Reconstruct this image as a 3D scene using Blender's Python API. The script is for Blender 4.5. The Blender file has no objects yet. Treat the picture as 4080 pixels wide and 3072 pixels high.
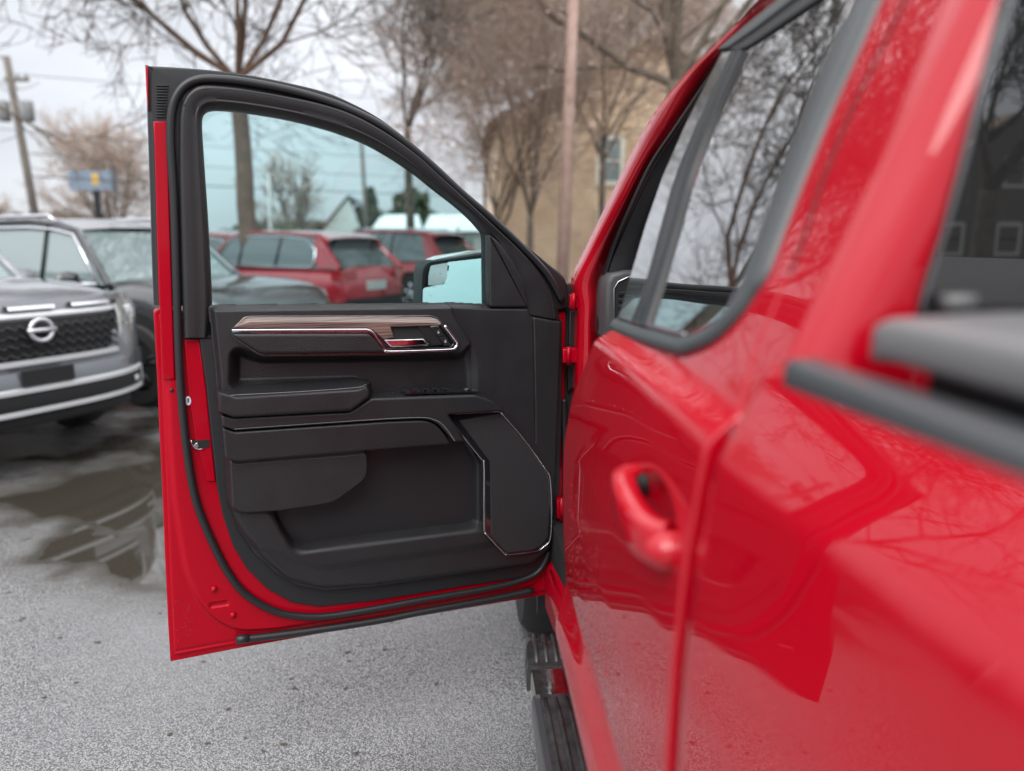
import bpy, math, random
import numpy as np
from mathutils import Vector

random.seed(7)
rng = np.random.default_rng(7)
scene = bpy.context.scene
COL = scene.collection

# ------------------------------------------------------------------ camera
F_PX = 2950.0
CAM = np.array([-0.21, 0.0, 1.5])
YAW, PITCH = math.radians(4.0), math.radians(11.0)
FW = np.array([math.sin(YAW) * math.cos(PITCH), math.cos(YAW) * math.cos(PITCH), -math.sin(PITCH)])
RT = np.array([math.cos(YAW), -math.sin(YAW), 0.0])
UP = np.cross(RT, FW)
cam_data = bpy.data.cameras.new("camera")
cam = bpy.data.objects.new("camera", cam_data)
COL.objects.link(cam)
cam.location = CAM
cam.rotation_euler = (math.pi / 2 - PITCH, 0, -YAW)
cam_data.sensor_width = 36
cam_data.lens = 36 * F_PX / 4080
cam_data.clip_start = 0.01
cam_data.clip_end = 2000
cam_data.dof.use_dof = True
cam_data.dof.focus_distance = 1.88
cam_data.dof.aperture_fstop = 1.6
scene.camera = cam

# ------------------------------------------------------------------ world, sun, exposure
SUN_EL, SUN_AZ = math.radians(48), math.radians(200)
world = bpy.data.worlds.new("World")
scene.world = world
world.use_nodes = True
nt = world.node_tree
nt.nodes.clear()
N = nt.nodes.new
out = N("ShaderNodeOutputWorld")
bg = N("ShaderNodeBackground"); bg.inputs[1].default_value = 0.1
sky = N("ShaderNodeTexSky"); sky.sky_type = 'NISHITA'; sky.sun_disc = False
sky.sun_elevation = SUN_EL; sky.sun_rotation = SUN_AZ
tc = N("ShaderNodeTexCoord")
sep = N("ShaderNodeSeparateXYZ")
nt.links.new(tc.outputs['Generated'], sep.inputs[0])
mp = N("ShaderNodeMapping"); mp.inputs['Scale'].default_value = (1.0, 1.0, 3.2)
nt.links.new(tc.outputs['Generated'], mp.inputs[0])
nz = N("ShaderNodeTexNoise"); nz.inputs['Scale'].default_value = 2.2; nz.inputs['Detail'].default_value = 5; nz.inputs['Roughness'].default_value = .5
nt.links.new(mp.outputs[0], nz.inputs[0])
cr = N("ShaderNodeValToRGB")      # overcast cloud deck, brighter overhead as overcast skies are
cr.color_ramp.elements[0].position = 0.0; cr.color_ramp.elements[0].color = (4.7, 4.9, 5.3, 1)
cr.color_ramp.elements[1].position = 1.0; cr.color_ramp.elements[1].color = (14.5, 14.7, 15.1, 1)
e = cr.color_ramp.elements.new(0.28); e.color = (6.2, 6.35, 6.7, 1)
e = cr.color_ramp.elements.new(0.55); e.color = (12.5, 12.7, 13.1, 1)
nt.links.new(sep.outputs[2], cr.inputs[0])
nr = N("ShaderNodeMapRange"); nr.inputs[1].default_value = .3; nr.inputs[2].default_value = .7; nr.inputs[3].default_value = .80; nr.inputs[4].default_value = 1.14
nt.links.new(nz.outputs[0], nr.inputs[0])
mul = N("ShaderNodeMix"); mul.data_type = 'RGBA'; mul.blend_type = 'MULTIPLY'; mul.inputs[0].default_value = 1
nt.links.new(cr.outputs[0], mul.inputs[6]); nt.links.new(nr.outputs[0], mul.inputs[7])
mx = N("ShaderNodeMix"); mx.data_type = 'RGBA'; mx.inputs[0].default_value = .93
nt.links.new(sky.outputs[0], mx.inputs[6]); nt.links.new(mul.outputs[2], mx.inputs[7])
nt.links.new(mx.outputs[2], bg.inputs[0]); nt.links.new(bg.outputs[0], out.inputs[0])

sd = bpy.data.lights.new("sun", 'SUN'); sd.energy = 1.4; sd.angle = math.radians(40); sd.color = (1, .97, .93)
so = bpy.data.objects.new("sun", sd); COL.objects.link(so)
so.rotation_euler = (math.pi / 2 - SUN_EL, 0, math.radians(-20))
scene.view_settings.view_transform = 'Standard'
scene.view_settings.look = 'None'
scene.view_settings.gamma = 1
scene.view_settings.exposure = 0.75
scene.view_settings.use_curve_mapping = False
scene.render.engine = 'CYCLES'
scene.cycles.use_denoising = True
scene.cycles.max_bounces = 8
scene.cycles.transparent_max_bounces = 8
scene.cycles.caustics_reflective = False
scene.cycles.caustics_refractive = False

# ------------------------------------------------------------------ materials
MATS = {}
def mat(name, col, rough=.5, metal=0., coat=0., coat_r=.03, ior=1.5, noise=None, bump=None, spec=.5, var=None, trans=0., coat_ior=1.6):
    """noise=(scale, second colour) ; bump=(scale, strength, distance)"""
    if name in MATS: return MATS[name]
    m = bpy.data.materials.new(name); m.use_nodes = True
    t = m.node_tree; b = t.nodes['Principled BSDF']
    b.inputs['Base Color'].default_value = (*col, 1)
    b.inputs['Roughness'].default_value = rough
    b.inputs['Metallic'].default_value = metal
    b.inputs['Coat Weight'].default_value = coat
    b.inputs['Coat Roughness'].default_value = coat_r; b.inputs['Coat IOR'].default_value = coat_ior
    b.inputs['IOR'].default_value = ior
    b.inputs['Specular IOR Level'].default_value = spec
    b.inputs['Transmission Weight'].default_value = trans
    geo = t.nodes.new("ShaderNodeNewGeometry")
    if noise:
        n = t.nodes.new("ShaderNodeTexNoise"); n.inputs['Scale'].default_value = noise[0]; n.inputs['Detail'].default_value = 6
        t.links.new(geo.outputs['Position'], n.inputs[0])
        mr = t.nodes.new("ShaderNodeMapRange"); mr.inputs[1].default_value = .35; mr.inputs[2].default_value = .65
        t.links.new(n.outputs[0], mr.inputs[0])
        mm = t.nodes.new("ShaderNodeMix"); mm.data_type = 'RGBA'
        mm.inputs[6].default_value = (*col, 1); mm.inputs[7].default_value = (*noise[1], 1)
        t.links.new(mr.outputs[0], mm.inputs[0]); t.links.new(mm.outputs[2], b.inputs['Base Color'])
    if var:
        n2 = t.nodes.new("ShaderNodeTexNoise"); n2.inputs['Scale'].default_value = var[0]; n2.inputs['Detail'].default_value = 4
        t.links.new(geo.outputs['Position'], n2.inputs[0])
        mr2 = t.nodes.new("ShaderNodeMapRange"); mr2.inputs[1].default_value = .35; mr2.inputs[2].default_value = .65
        mr2.inputs[3].default_value = var[1]; mr2.inputs[4].default_value = var[2]
        t.links.new(n2.outputs[0], mr2.inputs[0]); t.links.new(mr2.outputs[0], b.inputs['Roughness'])
    if bump:
        n3 = t.nodes.new("ShaderNodeTexNoise"); n3.inputs['Scale'].default_value = bump[0]; n3.inputs['Detail'].default_value = 3
        t.links.new(geo.outputs['Position'], n3.inputs[0])
        bp = t.nodes.new("ShaderNodeBump"); bp.inputs['Strength'].default_value = bump[1]; bp.inputs['Distance'].default_value = bump[2]
        t.links.new(n3.outputs[0], bp.inputs['Height']); t.links.new(bp.outputs[0], b.inputs['Normal'])
    MATS[name] = m
    return m

RED = mat('red_paint', (.44, .0005, .011), .45, .0, 1.0, .012, 1.5, noise=(1.3, (.40, .0005, .010)), spec=.03, coat_ior=1.54)
RED_IN = mat('red_paint_inner', (.40, .0006, .012), .40, 0, .35, .08, bump=(9, .02, .01), spec=.05, coat_ior=1.5)
TRIM = mat('charcoal_vinyl', (.0165, .0162, .018), .52, bump=(380, .55, .0016), var=(14, .38, .52))
TRIM2 = mat('charcoal_leatherette', (.0145, .0142, .016), .38, bump=(330, .55, .0016), var=(10, .34, .46))
TRIMHARD = mat('hard_black_plastic', (.015, .015, .017), .40, bump=(1800, .3, .0004))
RUBBER = mat('black_rubber', (.016, .017, .019), .42, bump=(60, .05, .003))
DARK = mat('matt_black', (.010, .010, .011), .7)
GLOSSBLK = mat('gloss_black', (.012, .012, .014), .08, 0, 1.0, .02)
SATIN = mat('satin_black_moulding', (.045, .05, .053), .5, 0, .3, .3, ior=1.5)
POST = mat('gloss_post', (.05, .055, .057), .12, 0, 1., .03, coat_ior=2.3)
CHROME = mat('chrome', (.75, .75, .78), .08, 1.)
SATINCHR = mat('satin_silver', (.62, .62, .66), .24, 1.)
MIRROR = mat('mirror', (.80, .86, .84), .01, 1.)
WHITE = mat('white_paint', (.75, .76, .76), .35, 0, .8)
STITCH = mat('grey_thread', (.34, .33, .34), .8)
TYRE = mat('tyre', (.022, .022, .023), .75, bump=(40, .3, .004))
MUD = mat('worn_tread', (.05, .05, .052), .38, noise=(30, (.025, .025, .026)), var=(25, .25, .5))
BARK = mat('grey_brown_bark', (.13, .105, .08), .9, noise=(6, (.19, .155, .12)), bump=(30, .6, .02))
BARKRED = mat('reddish_bark', (.11, .065, .042), .9, noise=(5, (.17, .10, .066)), bump=(25, .6, .02))
TWIG = mat('brown_twigs', (.38, .28, .22), .9, noise=(3, (.50, .40, .33)))
TWIGD = mat('dark_twigs', (.15, .13, .11), .9, noise=(3, (.24, .21, .185)))
LEAF = mat('dead_leaves', (.46, .31, .24), .9, noise=(4, (.58, .44, .36)))

def glass_mat(name, tint, gl=.06):
    m = bpy.data.materials.new(name); m.use_nodes = True; t = m.node_tree; t.nodes.clear()
    o = t.nodes.new("ShaderNodeOutputMaterial"); tr = t.nodes.new("ShaderNodeBsdfTransparent"); g = t.nodes.new("ShaderNodeBsdfGlossy")
    tr.inputs[0].default_value = (*tint, 1); g.inputs['Roughness'].default_value = .01
    fr = t.nodes.new("ShaderNodeFresnel"); fr.inputs[0].default_value = 1.45
    mxs = t.nodes.new("ShaderNodeMixShader")
    t.links.new(fr.outputs[0], mxs.inputs[0]); t.links.new(tr.outputs[0], mxs.inputs[1]); t.links.new(g.outputs[0], mxs.inputs[2])
    t.links.new(mxs.outputs[0], o.inputs[0])
    return m
GLASS = glass_mat('tinted_glass', (.80, .92, .92))
CARGLD = mat('dark_car_glass', (.05, .065, .07), .04, 0, 1., 0., ior=1.6)
PRIV = mat('privacy_glass', (.004, .005, .006), .0, 0, 1., 0., ior=2.6, spec=1.)
REARGL = mat('dark_rear_glass', (.012, .013, .014), .0, 0, 0, 0., ior=1.9, spec=.8)
CARGL = mat('sky_pale_window_glass', (.19, .25, .25), .03, 0, 1., 0., ior=1.9)  # pale teal sky reflection is put into the base colour

# ------------------------------------------------------------------ object helpers
def root_origin(p):
    while p is not None and p.parent is not None: p = p.parent
    return np.array(p.location) if (p is not None and p.type == 'EMPTY' and p.get('_wo')) else np.zeros(3)

def obj(name, V, Fc, m, parent=None, smooth=True, sharp=None, label=None, kind=None):
    V = np.asarray(V, dtype=float)
    if parent is not None: V = V - root_origin(parent)
    me = bpy.data.meshes.new(name)
    if isinstance(Fc, np.ndarray) and Fc.ndim == 2:
        k = Fc.shape[1]; n = len(Fc)
        me.vertices.add(len(V)); me.vertices.foreach_set('co', V.astype(np.float32).ravel())
        me.loops.add(n * k); me.loops.foreach_set('vertex_index', Fc.astype(np.int32).ravel())
        me.polygons.add(n); me.polygons.foreach_set('loop_start', np.arange(0, n * k, k, dtype=np.int32))
        me.update(calc_edges=True)
    else:
        me.from_pydata([tuple(v) for v in V], [], [tuple(int(i) for i in f) for f in Fc])
        me.update()
    if smooth:
        me.polygons.foreach_set('use_smooth', np.ones(len(me.polygons), dtype=bool))
        if sharp: me.set_sharp_from_angle(angle=math.radians(sharp))
    me.materials.append(m)
    o = bpy.data.objects.new(name, me); COL.objects.link(o)
    if parent is not None: o.parent = parent
    if label: o['label'] = label
    if kind: o['kind'] = kind
    return o

def thing(name, label, cat, loc=(0, 0, 0), rotz=0, group=None, wo=False):
    o = bpy.data.objects.new(name, None); COL.objects.link(o)
    o.location = loc; o.rotation_euler = (0, 0, rotz); o.empty_display_size = .2
    o['label'] = label; o['category'] = cat
    if group: o['group'] = group
    if wo: o['_wo'] = 1           # children are given in world coordinates
    return o

class MB:
    def __init__(s): s.v = []; s.f = []; s.n = 0
    def add(s, V, Fc):
        V = np.asarray(V, float).reshape(-1, 3); s.v.append(V)
        s.f += [tuple(i + s.n for i in f) for f in Fc]; s.n += len(V); return s
    def box(s, x0, x1, y0, y1, z0, z1):
        V = [(x, y, z) for z in (z0, z1) for y in (y0, y1) for x in (x0, x1)]
        return s.add(V, [(0, 2, 3, 1), (4, 5, 7, 6), (0, 1, 5, 4), (2, 6, 7, 3), (0, 4, 6, 2), (1, 3, 7, 5)])
    def merge(s, vf): return s.add(*vf)
    def make(s, name, m, parent=None, **k): return obj(name, np.vstack(s.v), s.f, m, parent, **k)

def tube(path, r, n=8, caps=True, closed=False):
    P = np.asarray(path, float); k = len(P)
    R = np.full(k, r) if np.isscalar(r) else np.asarray(r, float)
    T = np.zeros_like(P)
    T[1:-1] = P[2:] - P[:-2]; T[0] = P[1] - P[0]; T[-1] = P[-1] - P[-2]
    if closed: T[0] = T[-1] = P[1] - P[-2]
    T /= np.linalg.norm(T, axis=1)[:, None] + 1e-12
    a = np.cross(T[0], [0, 0, 1.]);
    if np.linalg.norm(a) < .1: a = np.cross(T[0], [1., 0, 0])
    a /= np.linalg.norm(a); V = []
    for i in range(k):
        a = a - T[i] * (a @ T[i]); a /= np.linalg.norm(a) + 1e-12; b = np.cross(T[i], a)
        for j in range(n):
            th = 2 * math.pi * j / n
            V.append(P[i] + R[i] * (math.cos(th) * a + math.sin(th) * b))
    Fc = []
    for i in range(k - 1):
        for j in range(n):
            j2 = (j + 1) % n
            Fc.append((i * n + j, i * n + j2, (i + 1) * n + j2, (i + 1) * n + j))
    if caps:
        Fc.append(tuple(range(n - 1, -1, -1))); Fc.append(tuple((k - 1) * n + j for j in range(n)))
    return V, Fc

def catmull(P, per=6, closed=False):
    P = np.asarray(P, float); n = len(P); out_ = []
    rngi = range(n if closed else n - 1)
    for i in rngi:
        if closed: p0, p1, p2, p3 = P[(i - 1) % n], P[i], P[(i + 1) % n], P[(i + 2) % n]
        else: p0, p1, p2, p3 = P[max(i - 1, 0)], P[i], P[i + 1], P[min(i + 2, n - 1)]
        for k in range(per):
            t = k / per
            out_.append(.5 * (2 * p1 + (p2 - p0) * t + (2 * p0 - 5 * p1 + 4 * p2 - p3) * t * t + (3 * p1 - p0 - 3 * p2 + p3) * t ** 3))
    if not closed: out_.append(P[-1])
    return np.array(out_)

def fillet(P, r, seg=4):
    """round the corners of a closed 2-D polygon"""
    P = np.asarray(P, float); n = len(P); out_ = []
    for i in range(n):
        a, b, c = P[i - 1], P[i], P[(i + 1) % n]
        u = a - b; v = c - b; lu = np.linalg.norm(u); lv = np.linalg.norm(v)
        if lu < 1e-9 or lv < 1e-9: continue
        u /= lu; v /= lv; cosang = np.clip(u @ v, -1, 1)
        if cosang < -.985: out_.append(b); continue
        d = min(r, .45 * lu, .45 * lv)
        p, q = b + u * d, b + v * d
        for k in range(seg + 1):
            t = k / seg; out_.append((1 - t) ** 2 * p + 2 * t * (1 - t) * b + t * t * q)
    return np.array(out_)

def inset2(P, d):
    n = len(P); prev = np.roll(P, 1, 0); nx = np.roll(P, -1, 0)
    e1 = P - prev; e2 = nx - P
    e1 /= np.linalg.norm(e1, axis=1)[:, None] + 1e-12; e2 /= np.linalg.norm(e2, axis=1)[:, None] + 1e-12
    n1 = np.stack([-e1[:, 1], e1[:, 0]], 1); n2 = np.stack([-e2[:, 1], e2[:, 0]], 1)
    m = n1 + n2; l = np.linalg.norm(m, axis=1); l[l < .5] = .5; m /= l[:, None]
    s = 1 / np.clip((m * n1).sum(1), .6, 1)
    return P + m * (d * s)[:, None]

class Frame:
    """a plane in the place with its own 2-D metres; px() reads where a traced outline lies on it"""
    def __init__(s, o, u, v, S=1.0):
        s.o = np.array(o, float); s.u = np.array(u, float) / np.linalg.norm(u)
        v = np.array(v, float); v -= s.u * (v @ s.u); s.v = v / np.linalg.norm(v); s.n = np.cross(s.u, s.v)
        if (CAM - s.o) @ s.n < 0: s.n = -s.n
        s.S = S
    def px(s, p, w=0.):
        p = np.asarray(p, float).reshape(-1, 2) * s.S
        r = FW[None] + ((p[:, 0] - 2040) / F_PX)[:, None] * RT[None] - ((p[:, 1] - 1536) / F_PX)[:, None] * UP[None]
        o = s.o + w * s.n
        t = ((o - CAM) @ s.n) / (r @ s.n)
        W = CAM + r * t[:, None] - s.o
        return np.stack([W @ s.u, W @ s.v], 1)
    def w3(s, q, w):
        q = np.asarray(q, float).reshape(-1, 2)
        return s.o + q[:, :1] * s.u + q[:, 1:] * s.v + np.asarray(w, float).reshape(-1, 1) * s.n

def prism2(fr, Q, wt, wb, r=.003, seg=4, dome=0.):
    """rounded-edge slab on a frame from 2-D metres outline Q"""
    Q = np.asarray(Q, float)
    area = .5 * np.sum(Q[:, 0] * np.roll(Q[:, 1], -1) - np.roll(Q[:, 0], -1) * Q[:, 1])
    if area < 0: Q = Q[::-1]
    n = len(Q); rings = [fr.w3(Q, np.full(n, wb)), fr.w3(Q, np.full(n, wt - r))]
    for k in range(1, seg + 1):
        a = math.pi / 2 * k / seg
        rings.append(fr.w3(inset2(Q, r * (1 - math.cos(a))), np.full(n, wt - r + r * math.sin(a))))
    rings.append(fr.w3(inset2(Q, r * 1.35), np.full(n, wt)))
    V = np.vstack(rings); Fc = []
    for i in range(len(rings) - 1):
        for j in range(n):
            j2 = (j + 1) % n; Fc.append((i * n + j, i * n + j2, (i + 1) * n + j2, (i + 1) * n + j))
    Fc.append(tuple((len(rings) - 1) * n + j for j in range(n))); Fc.append(tuple(range(n - 1, -1, -1)))
    return V, Fc

def flat_face(o, i):
    o.data.polygons[len(o.data.polygons) + i].use_smooth = False
    return o

def slab(fr, pts, wt, wb, name, m, parent, r=.003, fil=0., **k):
    Q = fr.px(pts, wt)
    if fil: Q = fillet(Q, fil)
    V, Fc = prism2(fr, Q, wt, wb, r)
    return flat_face(obj(name, V, Fc, m, parent, sharp=50, **k), -2)

def pad(fr, pts, wt, wb, name, m, parent, r=.006, fil=.006, res=.0013, crown=0., **k):
    """soft-edged pad: a fine sheet whose edge rolls over with radius r"""
    O = fr.px(pts, wt)
    if fil: O = fillet(O, fil, 5)
    lo, hi = O.min(0) - .004, O.max(0) + .004
    nx, ny = int((hi[0] - lo[0]) / res) + 1, int((hi[1] - lo[1]) / res) + 1
    X, Y = np.meshgrid(np.linspace(lo[0], hi[0], nx), np.linspace(lo[1], hi[1], ny))
    P = np.stack([X.ravel(), Y.ravel()], 1); sd_ = sdf_poly(P, O)
    q = np.clip(sd_, 0, r); h = wt - r + np.sqrt(np.maximum(0, r * r - (r - q) ** 2)) + crown * sstep(sd_ / .02)
    h = np.where(sd_ < 0, (wt - r) + (wb - wt + r) * np.clip(-sd_ / res, 0, 1), h)
    ok = (sd_ > -1.6 * res).reshape(ny, nx); V = fr.w3(P, h); idx = np.arange(nx * ny).reshape(ny, nx)
    qq = ok[:-1, :-1] & ok[1:, :-1] & ok[:-1, 1:] & ok[1:, 1:]
    Fc = np.stack([idx[:-1, :-1][qq], idx[:-1, 1:][qq], idx[1:, 1:][qq], idx[1:, :-1][qq]], 1)
    used = np.unique(Fc); remap = np.full(nx * ny, -1); remap[used] = np.arange(len(used)); Fc = remap[Fc]
    if np.cross(fr.u, fr.v) @ fr.n < 0: Fc = Fc[:, ::-1].copy()
    return obj(name, V[used], Fc, m, parent, **k)

def loft(fr, A, wa, B, wb_, name, m, parent, r=.006, fil=0., **k):
    """front outline A at height wa, back outline B at height wb_, same number of points"""
    QA, QB = fr.px(A, wa), fr.px(B, wb_)
    if fil: QA, QB = fillet(QA, fil), fillet(QB, fil)
    if len(QA) != len(QB): QA, QB = fr.px(A, wa), fr.px(B, wb_)
    area = .5 * np.sum(QA[:, 0] * np.roll(QA[:, 1], -1) - np.roll(QA[:, 0], -1) * QA[:, 1])
    if area < 0: QA, QB = QA[::-1], QB[::-1]
    n = len(QA); s = r / max(wa - wb_, 1e-6)
    rings = [fr.w3(QB, np.full(n, wb_)), fr.w3(QA + (QB - QA) * s, np.full(n, wa - r))]
    for q in range(1, 5):
        a = math.pi / 2 * q / 4
        rings.append(fr.w3(inset2(QA, r * (1 - math.cos(a))), np.full(n, wa - r + r * math.sin(a))))
    rings.append(fr.w3(inset2(QA, r * 1.3), np.full(n, wa)))
    V = np.vstack(rings); Fc = []
    for i in range(len(rings) - 1):
        for j in range(n):
            j2 = (j + 1) % n; Fc.append((i * n + j, i * n + j2, (i + 1) * n + j2, (i + 1) * n + j))
    Fc.append(tuple((len(rings) - 1) * n + j for j in range(n)))
    return flat_face(obj(name, V, Fc, m, parent, sharp=50, **k), -1)

def ribbon(fr, outer, inner, prof, name, m, parent, per=6, wref=0., back=None, **k):
    """strip between two traced lines with a cross profile [(s, w)...] from outer (s=0) to inner (s=1)"""
    A, B = catmull(fr.px(outer, wref), per), catmull(fr.px(inner, wref), per)
    n = len(A); K = len(prof); V = np.zeros((n, K, 3))
    for j, (s_, w) in enumerate(prof): V[:, j] = fr.w3(A * (1 - s_) + B * s_, np.full(n, w))
    V = V.reshape(-1, 3); Fc = []
    for i in range(n - 1):
        for j in range(K - 1): Fc.append((i * K + j, i * K + j + 1, (i + 1) * K + j + 1, (i + 1) * K + j))
    Fc.append(tuple(range(K))); Fc.append(tuple((n - 1) * K + j for j in range(K)))
    return obj(name, V, Fc, m, parent, sharp=55, **k)

def sweep(fr, path, w, r, name, m, parent, per=5, n=8, smoothp=True, **k):
    Q = fr.px(path, w)
    if smoothp: Q = catmull(Q, per)
    V, Fc = tube(fr.w3(Q, np.full(len(Q), w)), r, n)
    return obj(name, V, Fc, m, parent, **k)

def sdf_poly(P, Q):
    """signed distance (positive inside) of points P to polygon Q"""
    d = np.full(len(P), 1e9); inside = np.zeros(len(P), bool)
    for i in range(len(Q)):
        a, b = Q[i], Q[(i + 1) % len(Q)]; e = b - a; L = e @ e
        if L < 1e-14: continue
        w = P - a; t = np.clip(w @ e / L, 0, 1); dd = ((w - t[:, None] * e) ** 2).sum(1); d = np.minimum(d, dd)
        c = ((a[1] <= P[:, 1]) != (b[1] <= P[:, 1]))
        with np.errstate(divide='ignore', invalid='ignore'):
            xi = a[0] + (P[:, 1] - a[1]) * e[0] / (e[1] if e[1] != 0 else 1e-12)
        inside ^= c & (P[:, 0] < xi)
    d = np.sqrt(d)
    return np.where(inside, d, -d)

def dist_line(P, Q):
    d = np.full(len(P), 1e9)
    for i in range(len(Q) - 1):
        a, b = Q[i], Q[i + 1]; e = b - a; L = e @ e + 1e-12
        w = P - a; t = np.clip(w @ e / L, 0, 1); d = np.minimum(d, ((w - t[:, None] * e) ** 2).sum(1))
    return np.sqrt(d)

def sstep(x): x = np.clip(x, 0, 1); return x * x * (3 - 2 * x)

def relief(fr, outline, feats, base, name, m, parent, res=.0022, edge=.008, drop=.04, fil=.01, wout=.03, **k):
    """moulded sheet: a height field over the frame; feats = list of (kind, pts, w, soft)"""
    O = fr.px(outline, wout)
    if fil: O = fillet(O, fil)
    lo, hi = O.min(0) - .004, O.max(0) + .004
    nx, ny = int((hi[0] - lo[0]) / res) + 1, int((hi[1] - lo[1]) / res) + 1
    X, Y = np.meshgrid(np.linspace(lo[0], hi[0], nx), np.linspace(lo[1], hi[1], ny))
    P = np.stack([X.ravel(), Y.ravel()], 1)
    h = np.full(len(P), float(base))
    for ft in feats:
        kind, pts, w, soft = ft[:4]
        if kind == 'poly':
            Q = fr.px(pts, ft[5] if len(ft) > 5 else w); Q = fillet(Q, ft[4] if len(ft) > 4 else .008)
            sd_ = sdf_poly(P, Q); a = sstep((sd_ + soft * .5) / soft); h = h * (1 - a) + w * a
        elif kind == 'groove':
            d = dist_line(P, fr.px(pts, ft[4])); h -= w * np.exp(-(d / soft) ** 2)
        elif kind == 'tilt':      # slope: adds w * fraction down from the line
            Q = fr.px(pts, ft[4]); sd_ = sdf_poly(P, Q); h += w * sstep(sd_ / soft)
    so_ = sdf_poly(P, O)
    h = np.where(so_ < edge, h - drop * (1 - sstep(so_ / edge)) ** 1.0, h)
    ok = (so_ > -.003).reshape(ny, nx)
    V = fr.w3(P, h)
    idx = np.arange(nx * ny).reshape(ny, nx)
    q = ok[:-1, :-1] & ok[1:, :-1] & ok[:-1, 1:] & ok[1:, 1:]
    Fc = np.stack([idx[:-1, :-1][q], idx[:-1, 1:][q], idx[1:, 1:][q], idx[1:, :-1][q]], 1)
    used = np.unique(Fc); remap = np.full(nx * ny, -1); remap[used] = np.arange(len(used))
    Fc = remap[Fc]; V = V[used]
    if np.cross(fr.u, fr.v) @ fr.n < 0: Fc = Fc[:, ::-1].copy()
    return obj(name, V, Fc, m, parent, **k)

def grid_mesh(V, ny, nx):
    idx = np.arange(nx * ny).reshape(ny, nx)
    return V, np.stack([idx[:-1, :-1].ravel(), idx[:-1, 1:].ravel(), idx[1:, 1:].ravel(), idx[1:, :-1].ravel()], 1)

# ------------------------------------------------------------------ setting: ground
def ground_material():
    m = bpy.data.materials.new('wet_asphalt'); m.use_nodes = True; t = m.node_tree; b = t.nodes['Principled BSDF']
    L = t.links.new; NN = t.nodes.new
    geo = NN("ShaderNodeNewGeometry")
    def noise(sc, det=4, rough=.5):
        n = NN("ShaderNodeTexNoise"); n.inputs['Scale'].default_value = sc; n.inputs['Detail'].default_value = det; n.inputs['Roughness'].default_value = rough
        L(geo.outputs['Position'], n.inputs[0]); return n.outputs[0]
    def mr(src, a, b_, c, d):
        n = NN("ShaderNodeMapRange"); n.inputs[1].default_value = a; n.inputs[2].default_value = b_; n.inputs[3].default_value = c; n.inputs[4].default_value = d
        L(src, n.inputs[0]); return n.outputs[0]
    def mixc(f, c1, c2):
        n = NN("ShaderNodeMix"); n.data_type = 'RGBA'
        if isinstance(f, float): n.inputs[0].default_value = f
        else: L(f, n.inputs[0])
        for i, c in ((6, c1), (7, c2)):
            if isinstance(c, tuple): n.inputs[i].default_value = (*c, 1)
            else: L(c, n.inputs[i])
        return n.outputs[2]
    def mixf(f, a, c):
        n = NN("ShaderNodeMix"); L(f, n.inputs[0])
        for i, x in ((2, a), (3, c)):
            if isinstance(x, float): n.inputs[i].default_value = x
            else: L(x, n.inputs[i])
        return n.outputs[0]
    vor = NN("ShaderNodeTexVoronoi"); vor.inputs['Scale'].default_value = 190; L(geo.outputs['Position'], vor.inputs[0])
    vor.inputs['Randomness'].default_value = 1
    stones = mixc(mr(vor.outputs['Color'], .0, 1., 0, 1), (.17, .17, .175), (.50, .495, .49))
    binder = mr(vor.outputs['Distance'], .35, .62, 0., 1.)
    c = mixc(binder, stones, (.05, .05, .053))
    worn = mr(noise(1.1, 5), .35, .65, 0., 1.)
    c = mixc(mr(noise(.9, 5), .4, .62, .05, .6), c, (.20, .20, .207))
    # puddles and damp dark patches, mostly away towards the parked cars
    sp = NN("ShaderNodeSeparateXYZ"); L(geo.outputs['Position'], sp.inputs[0])
    far = mr(sp.outputs[1], 2.6, 3.6, -.16, .06)
    n1 = noise(.75, 4, .5)
    ad = NN("ShaderNodeMath"); ad.operation = 'ADD'; L(n1, ad.inputs[0]); L(far, ad.inputs[1])
    pud = mr(ad.outputs[0], .53, .60, 0., 1.)
    damp = mr(ad.outputs[0], .44, .56, 0., 1.)
    c = mixc(damp, c, mixc(.6, c, (.085, .078, .066)))
    c = mixc(pud, c, (.040, .034, .026))
    L(c, b.inputs['Base Color'])
    ro = mixf(mr(noise(1.3, 5), .38, .62, 0., 1.), .12, .42)
    ro = mixf(damp, ro, .22); ro = mixf(pud, ro, .03)
    L(ro, b.inputs['Roughness']); b.inputs['Specular IOR Level'].default_value = 1.
    bp = NN("ShaderNodeBump"); bp.inputs['Distance'].default_value = .0035
    st = mixf(pud, .75, .0); L(st, bp.inputs['Strength'])
    hgt = NN("ShaderNodeMath"); hgt.operation = 'SUBTRACT'; hgt.inputs[0].default_value = 1.; L(vor.outputs['Distance'], hgt.inputs[1])
    L(hgt.outputs[0], bp.inputs['Height']); L(bp.outputs[0], b.inputs['Normal'])
    return m
obj('ground', [(-400, -300, 0), (400, -300, 0), (400, 700, 0), (-400, 700, 0)], [(0, 1, 2, 3)], ground_material(), kind='structure')

# ------------------------------------------------------------------ the red pickup
truck = thing('pickup_truck', 'glossy red pickup truck filling the right side, its front door swung wide open', 'pickup truck', (.85, 1.0, 0), wo=True)

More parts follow.
